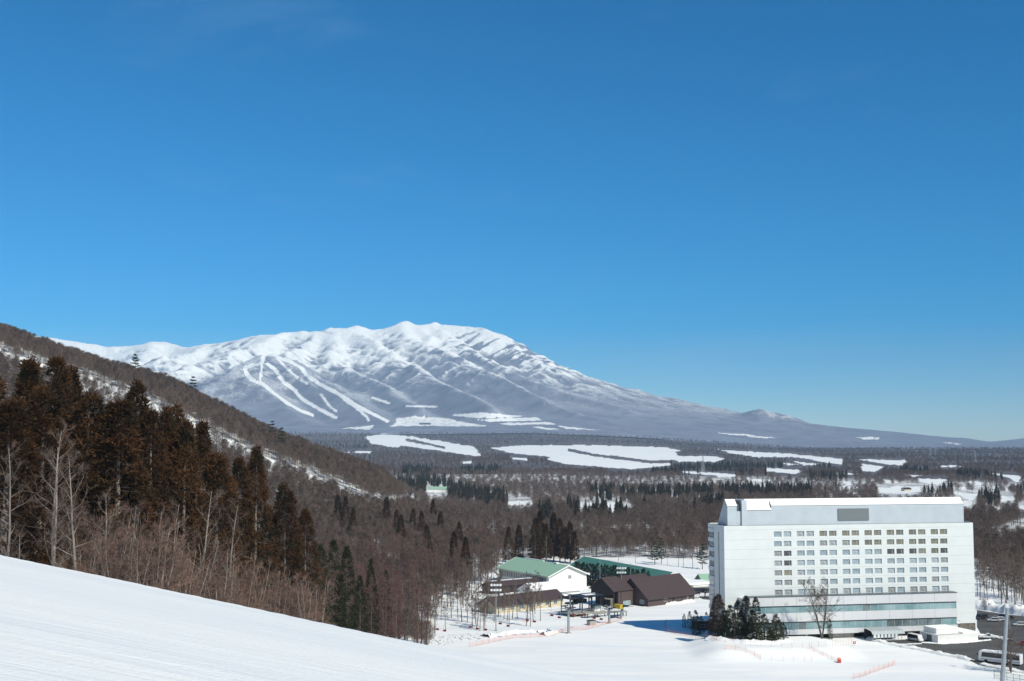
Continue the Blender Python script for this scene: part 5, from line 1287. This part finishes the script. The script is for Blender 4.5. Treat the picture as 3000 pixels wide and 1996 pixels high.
part(bus, 'stripe', mat('grey_stripe', (.35, .36, .38), .4), (.8, BL - .2, -.022, -.002, .95, 1.15)); part(bus, 'roof_unit', m_wwall, (4.5, 7.5, .5, 2.0, BH - .05, BH + .22)); part(bus, 'roof_snow', m_snow, (1.0, 4.2, .3, 2.2, BH - .04, BH + .1)); part(bus, 'mirror', m_rubber, (-.25, 0, -.3, -.05, 2.0, 2.6))
for x in (2.2, 8.6):
    for yy in (.12, BW - .12):
        w = MB(); w.tube([(x, yy - .14, .5), (x, yy + .14, .5)], [.5, .5], 16, 0, True); w.build('wheel', m_rubber, bus)
# wheel loader
p = put(2744, 1880); ld = empty('wheel_loader', (p.x, p.y, .006), R(150), 'yellow wheel loader parked left of the concrete block building', 'loader')
part(ld, 'rear_body', m_yellow, (-2.6, -.3, -.9, .9, .8, 1.75)); part(ld, 'front_frame', m_yellow, (.1, 1.7, -.6, .6, .7, 1.3)); part(ld, 'cab', m_glass, (-1.0, .3, -.7, .7, 1.76, 2.9)); part(ld, 'cab_roof', m_yellow, (-1.1, .4, -.8, .8, 2.91, 3.05)); part(ld, 'boom', m_yellow, (1.2, 2.6, -.5, -.3, .9, 1.2), (1.2, 2.6, .3, .5, .9, 1.2))
b = MB(); b.prism([(2.6, .15), (3.5, .1), (3.5, .2), (2.8, .4), (2.75, 1.0), (2.6, 1.1)], 1, -1.2, 1.2); b.build('bucket', m_dsteel, ld)
wheels(ld, (-1.7, 1.2), .85, .6)
# concrete block building, retaining wedge, ribbed canopy
p = put(2748, 1886); p2 = put(2866, 1880); ba = math.atan2(p2.y - p.y, p2.x - p.x)
cb = empty('concrete_block_building', (p.x, p.y, 0), ba, 'low pale concrete block building with snow on two roof levels', 'building')
Lc = (p2 - p).length
part(cb, 'lower_wall', m_wwall, (0, Lc, 0, 9, -.1, 2.6)); part(cb, 'upper_wall', m_wwall, (1.2, Lc * .62, 2.2, 8.6, 2.61, 4.0)); part(cb, 'snow_roof', m_snow, (Lc * .63, Lc + .05, .2, 8.8, 2.61, 3.0)); part(cb, 'snow_roof', m_snow, (1.1, Lc * .625, 2.1, 8.7, 4.01, 4.35)); part(cb, 'coping', m_conc, (-.05, Lc * .62, -.05, .15, 2.61, 2.75)); part(cb, 'door', m_slot, (-.05, 0, 3, 5.4, 0, 2.2))
p = put(2500, 1869); cw = empty('retaining_wall', (p.x, p.y, 0), ang_h, 'weathered concrete retaining wall capped with snow beside the undercroft', 'wall')
b = MB(); b.prism([(-8, 0), (0, -.3), (0, 3.4), (-3.2, 3.4), (-8, 1.9)], 1, 0, .5); b.build('face', m_conc, cw); b = MB(); b.prism([(-9, 1.8), (-3.2, 3.42), (.2, 3.42), (.2, 3.9), (-3.4, 3.95), (-9, 2.3)], 1, -.2, 6); b.build('snow_cap', m_snow, cw)
p = put(2558, 1882); p2 = put(2652, 1878); ca = math.atan2(p2.y - p.y, p2.x - p.x); Lr = (p2 - p).length
cn = empty('ribbed_canopy', (p.x, p.y, 0), ca, 'row of white ribbed canopy bays standing in front of the undercroft', 'canopy')
m_rib = mat('translucent_ribbing', (.40, .43, .44), .4); nb_ = 9; bw_ = Lr / nb_
for k in range(nb_):
    x = k * bw_
    b = MB(); b.prism([(0, 2.2), (.9, 3.1), (6, 3.6), (6, 3.5), (.9, 2.98), (.05, 2.1)], 0, x + .06, x + bw_ - .06); b.build('roof_bay', m_rib, cn)
    if k < 7:
        b = MB(); b.prism([(x + .18, 1.15), (x + bw_ - .12, 1.15), (x + bw_ - .25, 2.2), (x + .32, 2.2)], 1, -.12, -.02); b.build('end_flap', m_white, cn)
    part(cn, 'post', m_steel, (x, x + .1, -.05, .05, 0, 2.3)); part(cn, 'rail', m_white, (x + .11, x + bw_ - .01, -.25, -.13, .3, .5))
for k in range(nb_ + 1):
    b = MB(); b.prism([(-.02, 2.22), (.9, 3.16), (6, 3.68), (6, 3.6), (.9, 3.04), (.05, 2.15)], 0, k * bw_ - .05, k * bw_ + .05); b.build('rib', m_white, cn)
part(cn, 'rear_wall', m_dsteel, (0, Lr, 5.6, 5.75, 0, 3.2))
for px, py, lab in [(2541,1868,'small snow blower with green and red body beside the retaining wall')]:
    p = put(px, py); s = empty('snow_blower', (p.x, p.y, 0), R(20), lab, 'snow blower'); part(s, 'body', mat('green_paint', (.08, .20, .08), .5), (-.9, .2, -.5, .5, .3, 1.1)); part(s, 'auger', m_red, (.21, 1.2, -.6, .6, .05, .9)); part(s, 'chute', m_steel, (0, .25, -.12, .12, 1.11, 1.9)); wheels(s, (-.5,), .55, .3)
# ------------------------------------------------------------------ orange safety netting
m_net = mat('orange_netting', (0.72, 0.27, 0.17), 0.7); m_post = mat('red_fence_post', (0.55, 0.09, 0.06), 0.6)
def net(pxs, label, h=1.25, dense=True, name='safety_net'):
    P = [on_ground(a, b) for a, b in pxs]; root = empty(name, P[0], 0, label, 'safety net', 'orange safety nets along the piste')
    o = P[0]; mb = MB(); pts = []
    for a, b in zip(P[:-1], P[1:]):
        n_ = max(1, int((b - a).length / .5))
        for k in range(n_):
            q = a.lerp(b, k / n_); q.z = gz(q.x, q.y); pts.append(q - o)
    q = P[-1].copy(); pts.append(q - o)
    L = 0
    for i, q in enumerate(pts):
        if i % 6 == 0 or i == len(pts) - 1:
            s = MB(); s.tube([q + Vector((0, 0, -.2)), q + Vector((0, 0, h + .55))], [.028, .024], 5); s.build('post', m_post, root)
    hs_ = [.15 + (h - .15) * k / (9 if dense else 2) for k in range(10 if dense else 3)]
    for a, b in zip(pts[:-1], pts[1:]):
        d = (b - a)
        for z in hs_:
            t = .015 if dense else .014
            mb.face([a + Vector((0, 0, z)), b + Vector((0, 0, z)), b + Vector((0, 0, z + t)), a + Vector((0, 0, z + t))])
        if dense:
            for k in range(5):
                q = a.lerp(b, k / 5); e = d.normalized() * .012; mb.face([q + Vector((0, .004, .15)), q + e + Vector((0, .004, .15)), q + e + Vector((0, .004, h)), q + Vector((0, .004, h))])
    n_o = mb.build('netting', m_net, root); n_o['kind'] = 'stuff'
net([(1375,1897),(1400,1893),(1456,1881),(1504,1872),(1590,1868),(1620,1865),(1661,1849),(1715,1847),(1747,1838),(1822,1819)], 'long orange net running from the snow crest past the lift tower')
net([(1951,1828),(1948,1841),(1958,1856),(1979,1861),(2024,1869),(2100,1881)], 'curved orange net around the small conifers left of the hotel')
net([(2100,1881),(2200,1893),(2300,1900),(2371,1901),(2440,1894),(2495,1886)], 'thin sparse orange line in front of the hotel trees', 1.2, False)
net([(2123,1905),(2145,1908),(2170,1913),(2200,1923),(2229,1935)], 'dense orange net in the middle of the piste below the hotel trees')
net([(2371,1902),(2376,1911),(2390,1918),(2424,1931),(2458,1943)], 'dense orange net ending at a red marker box right of the bare tree')
net([(2500,1990),(2528,1984),(2556,1974),(2594,1961),(2622,1951)], 'short orange net nearest the bottom edge below the drive')
net([(2229,1935),(2300,1938),(2378,1940)], 'single sparse orange rope between the two dense nets', 1.1, False)
p = on_ground(2459, 1944); s = empty('marker_box', p, R(10), 'red padded marker box at the end of the orange net', 'marker'); part(s, 'pad', m_red, (-.45, .45, -.25, .25, 0, 1.0)); part(s, 'upper_pad', m_net, (-.42, .42, -.22, .22, 1.01, 1.5))
p = on_ground(2503, 1893); s = empty('warning_sign', p, R(8), 'small red sign with white cross standing in the snow by the drive', 'sign'); part(s, 'board', m_red, (-.5, .5, -.04, 0, .6, 1.4)); part(s, 'cross_mark', m_white, (-.28, .28, -.055, -.045, .92, 1.08), (-.08, .08, -.055, -.045, .72, 1.28)); part(s, 'post', m_steel, (-.04, .04, .01, .07, -.2, 1.3))
# green mesh fence in the lower right corner
m_gf = mat('green_fence', (0.05, 0.16, 0.13), 0.5)
gf0, gf1 = on_ground(2912, 1990), on_ground(3040, 2010); gfr = empty('mesh_fence', gf0, math.atan2(gf1.y - gf0.y, gf1.x - gf0.x), 'green steel mesh fence in the lower right corner of the picture', 'fence')
for k in range(8): part(gfr, 'post', m_gf, (k * 1.8, k * 1.8 + .09, 0, .09, -.3, 2.1))
for k in range(7):
    part(gfr, 'rail', m_gf, (k * 1.8 + .09, k * 1.8 + 1.8, .02, .06, 1.9, 1.98)); part(gfr, 'rail', m_gf, (k * 1.8 + .09, k * 1.8 + 1.8, .02, .06, .9, .97)); part(gfr, 'rail', m_gf, (k * 1.8 + .09, k * 1.8 + 1.8, .02, .06, .2, .27))
    for j in range(5): part(gfr, 'bar', m_gf, (k * 1.8 + .3 + j * .3, k * 1.8 + .33 + j * .3, .025, .055, .271, 1.899)) if k < 5 else None
# ------------------------------------------------------------------ trees around the hotel and lodge
HT = [('cedar',2104,1744,1866,1.5,26.0,'dark reddish bushy cedar leftmost of the big trees before the hotel'),('cedarg',2187,1748,1870,1.35,22.0,'tall dark cedar in the middle of the clump before the hotel'),('spruce',2140,1775,1866,1.0,9.0,'slim green spruce between the two big dark cedars'),('spruce',2163,1762,1868,1.0,9.0,'pale slim spruce left of the tall dark cedar'),('cedarg',2216,1752,1878,1.1,22.0,'dark narrow cedar right of the tall middle cedar'),('pine',2234,1746,1862,0.9,13.0,'tiered dark pine topping the right half of the clump'),('pine',2290,1757,1850,1.15,13.0,'spreading layered pine against the podium fascia'),('spruce',2252,1776,1862,1.1,9.0,'olive spruce right of the tiered pine'),
 ('cypress',2225,1817,1881,0.7,6.0,'narrow golden cypress column at the front of the clump'),('cypress',2248,1822,1880,1.3,6.0,'first broad olive cypress right of the golden column'),('cypress',2264,1818,1880,1.3,6.0,'second broad olive cypress right of the golden column'),('cypress',2281,1820,1879,1.3,6.0,'third broad olive cypress right of the golden column'),('cypress',2296,1826,1876,1.2,6.0,'last low olive cypress at the right of the clump'),('spruce',2118,1800,1868,1.3,9.0,'olive bush spruce at the foot of the reddish cedar'),('spruce',2130,1790,1870,1.1,9.0,'second olive spruce right of the reddish cedar'),('cypress',2200,1815,1876,1.2,6.0,'dark low cypress under the tall middle cedar'),
 ('cedar',2336,1783,1845,1.0,26.0,'small reddish cone tree left of the pruned tree'),('pine',2365,1775,1862,0.75,13.0,'grey olive pruned tree left of the large bare tree'),('cypress',2433,1816,1874,0.55,6.0,'thin wrapped cypress column right of the large bare tree'),
 ('cypress',2004,1800,1840,0.8,6.0,'leftmost small spiky conifer on the snow by the hut'),('cypress',2021,1793,1842,0.8,6.0,'second small spiky conifer on the snow by the hut'),('cypress',2039,1790,1861,0.85,6.0,'taller small conifer nearest the curved net'),('cypress',2055,1806,1860,0.85,6.0,'small conifer right beside the taller one by the net'),('cypress',2070,1795,1832,1.0,6.0,'olive small conifer in front of the timber hut')]
HT += [('spruce',2152,1800,1874,1.2,9.0,'low dark spruce in front between the two big cedars'),('cedarg',2172,1790,1872,1.2,22.0,'shorter dark cedar left in front of the tall middle cedar'),('spruce',2205,1790,1876,1.3,9.0,'dark spruce in front of the tall middle cedar'),('spruce',2240,1800,1876,1.3,9.0,'olive spruce behind the golden cypress column'),('spruce',2275,1800,1868,1.3,9.0,'dark spruce between the olive cypresses and the layered pine'),('spruce',2095,1805,1868,1.2,9.0,'olive spruce at the left foot of the reddish cedar')]
for k, (kd, px, pt, pb, w, H0, lab) in enumerate(HT):
    p = on_ground(px, pb); H = at(px, pt, p.y).z - p.z; plant(kd, p.x, p.y, H, H0, 'conifer_tree', lab, 'tree', 'trees before the hotel', k, w * (26.0 / H * .62 if kd == 'cedar' else 22.0 / H * .72 if kd == 'cedarg' else 1.5 if kd == 'spruce' else 1.3), p.z)
p = on_ground(2408, 1873); H = at(2410, 1700, p.y).z - p.z; plant('oldbare', p.x, p.y, H, 14.5, 'bare_tree', 'large spreading bare tree in front of the hotel podium', 'tree', None, 0, .95, p.z)
p = on_ground(2962, 1972); H = at(2962, 1835, p.y).z - p.z; plant('oldbare', p.x, p.y, H, 14.5, 'bare_tree', 'spreading bare tree beside the coach at the right edge', 'tree', None, 1, 1.15, p.z)
for px, pb, pt, lab in [(2355,1850,1800,'small grey shrub tree under the podium left of the bare tree'),(2325,1862,1815,'low bare shrub between the pines and the pruned tree'),(2885,1790,1745,'small bare sapling on the bank above the car park wall')]:
    p = on_ground(px, pb); plant('scrub', p.x, p.y, at(px, pt, p.y).z - p.z, 8.0, 'bare_tree', lab, 'tree', None, None, 1.0, p.z)
for px, pt, pb, w, lab in [(1918,1587,1655,1.0,'left one of two dark pines on the snow behind the halls'),(1938,1580,1652,0.9,'right taller one of two dark pines behind the halls'),(2058,1596,1668,1.05,'dark pine right beside the hotel left wall')]:
    p = on_ground(px, pb); plant('pine', p.x, p.y, at(px, pt, p.y).z - p.z, 13.0, 'pine_tree', lab, 'pine', None, None, w, p.z)
for px, pt, pb in [(1988,1610,1660),(2003,1618,1662),(2030,1612,1665),(1955,1620,1658),(1862,1600,1650),(1812,1600,1645)]:
    p = on_ground(px, pb); plant('bare', p.x, p.y, at(px, pt, p.y).z - p.z + 3, 14.0, 'bare_tree', 'slim bare tree on the open snow behind the halls near the pines', 'tree', 'bare trees behind the halls', None, .9, p.z)
# clipped hedge of dark conifers between the two green roofs
hd = []
for k in range(26):
    px = 1686 + 212 * k / 25 + random.uniform(-2, 2); Y = 552 - 14 * k / 25.; pt = 1648 + 24 * (k / 25) + random.uniform(-5, 5)
    x = at(px, 1690, Y).x; H = at(px, pt, Y).z
    plant('spruce', x, Y, H, 9.0, 'hedge_tree', ORD[k] + ' dark clipped conifer from the left in the hedge between green roofs', 'conifer', 'hedge of conifers', k, 1.35, 0.0)
# tall dark cedars behind the halls
for k, (px, pt, Y) in enumerate([(1568,1520,640),(1582,1500,655),(1600,1535,650),(1622,1505,660),(1640,1520,655),(1655,1545,650),(1670,1530,650),(1684,1560,645),(1490,1545,640),(1520,1540,650)]):
    t = at(px, pt, Y); z = gz(t.x, Y); plant('cedar', t.x, Y, t.z - z, 26.0, 'cedar_tree', ORD[k] + ' dark cedar of the tall clump above the halls', 'cedar', 'dark cedars above the halls', k, 1.1, z)
# low twigs poking through the snow by the grove
tw_ = MB(); rs = random.Random(9)
for px, py in scatter_px(150, [(1180,1880),(1300,1893),(1420,1872),(1560,1858),(1560,1848),(1330,1862)]):
    p = on_ground(px, py)
    for _ in range(7):
        d = Vector((rs.uniform(-.5, .5), rs.uniform(-.5, .5), rs.uniform(.3, 1.0))) * rs.uniform(.4, .9); blade(tw_, p, d, .05, rs)
o = tw_.build('dry_undergrowth', m_twig); tag(o, 'dry twigs poking through the snow below the thin grove', 'undergrowth', None, 'stuff')
# ------------------------------------------------------------------ haze
def haze():
    me = bpy.data.meshes.new('haze')
    bm = bmesh.new(); bmesh.ops.create_cube(bm, size=1.0); bm.to_mesh(me); bm.free()
    o = bpy.data.objects.new('haze', me); C.objects.link(o)
    z0, z1 = -40.0, 1345.0
    o.scale = (35200, 35200, z1 - z0); o.location = (0, 0, (z0 + z1) / 2)
    m = bpy.data.materials.new('haze_air'); m.use_nodes = True
    n, l = m.node_tree.nodes, m.node_tree.links
    n.clear()
    v = n.new('ShaderNodeVolumePrincipled'); out = n.new('ShaderNodeOutputMaterial')
    v.inputs['Color'].default_value = (0.48, 0.74, 1.0, 1); v.inputs['Density'].default_value = HAZE
    v.inputs['Anisotropy'].default_value = -0.25
    l.new(v.outputs[0], out.inputs['Volume'])
    me.materials.append(m)
    o['kind'] = 'stuff'; o['label'] = 'thin blue winter air over the whole valley'; o['category'] = 'haze'
HAZE = 4.8e-5
haze()
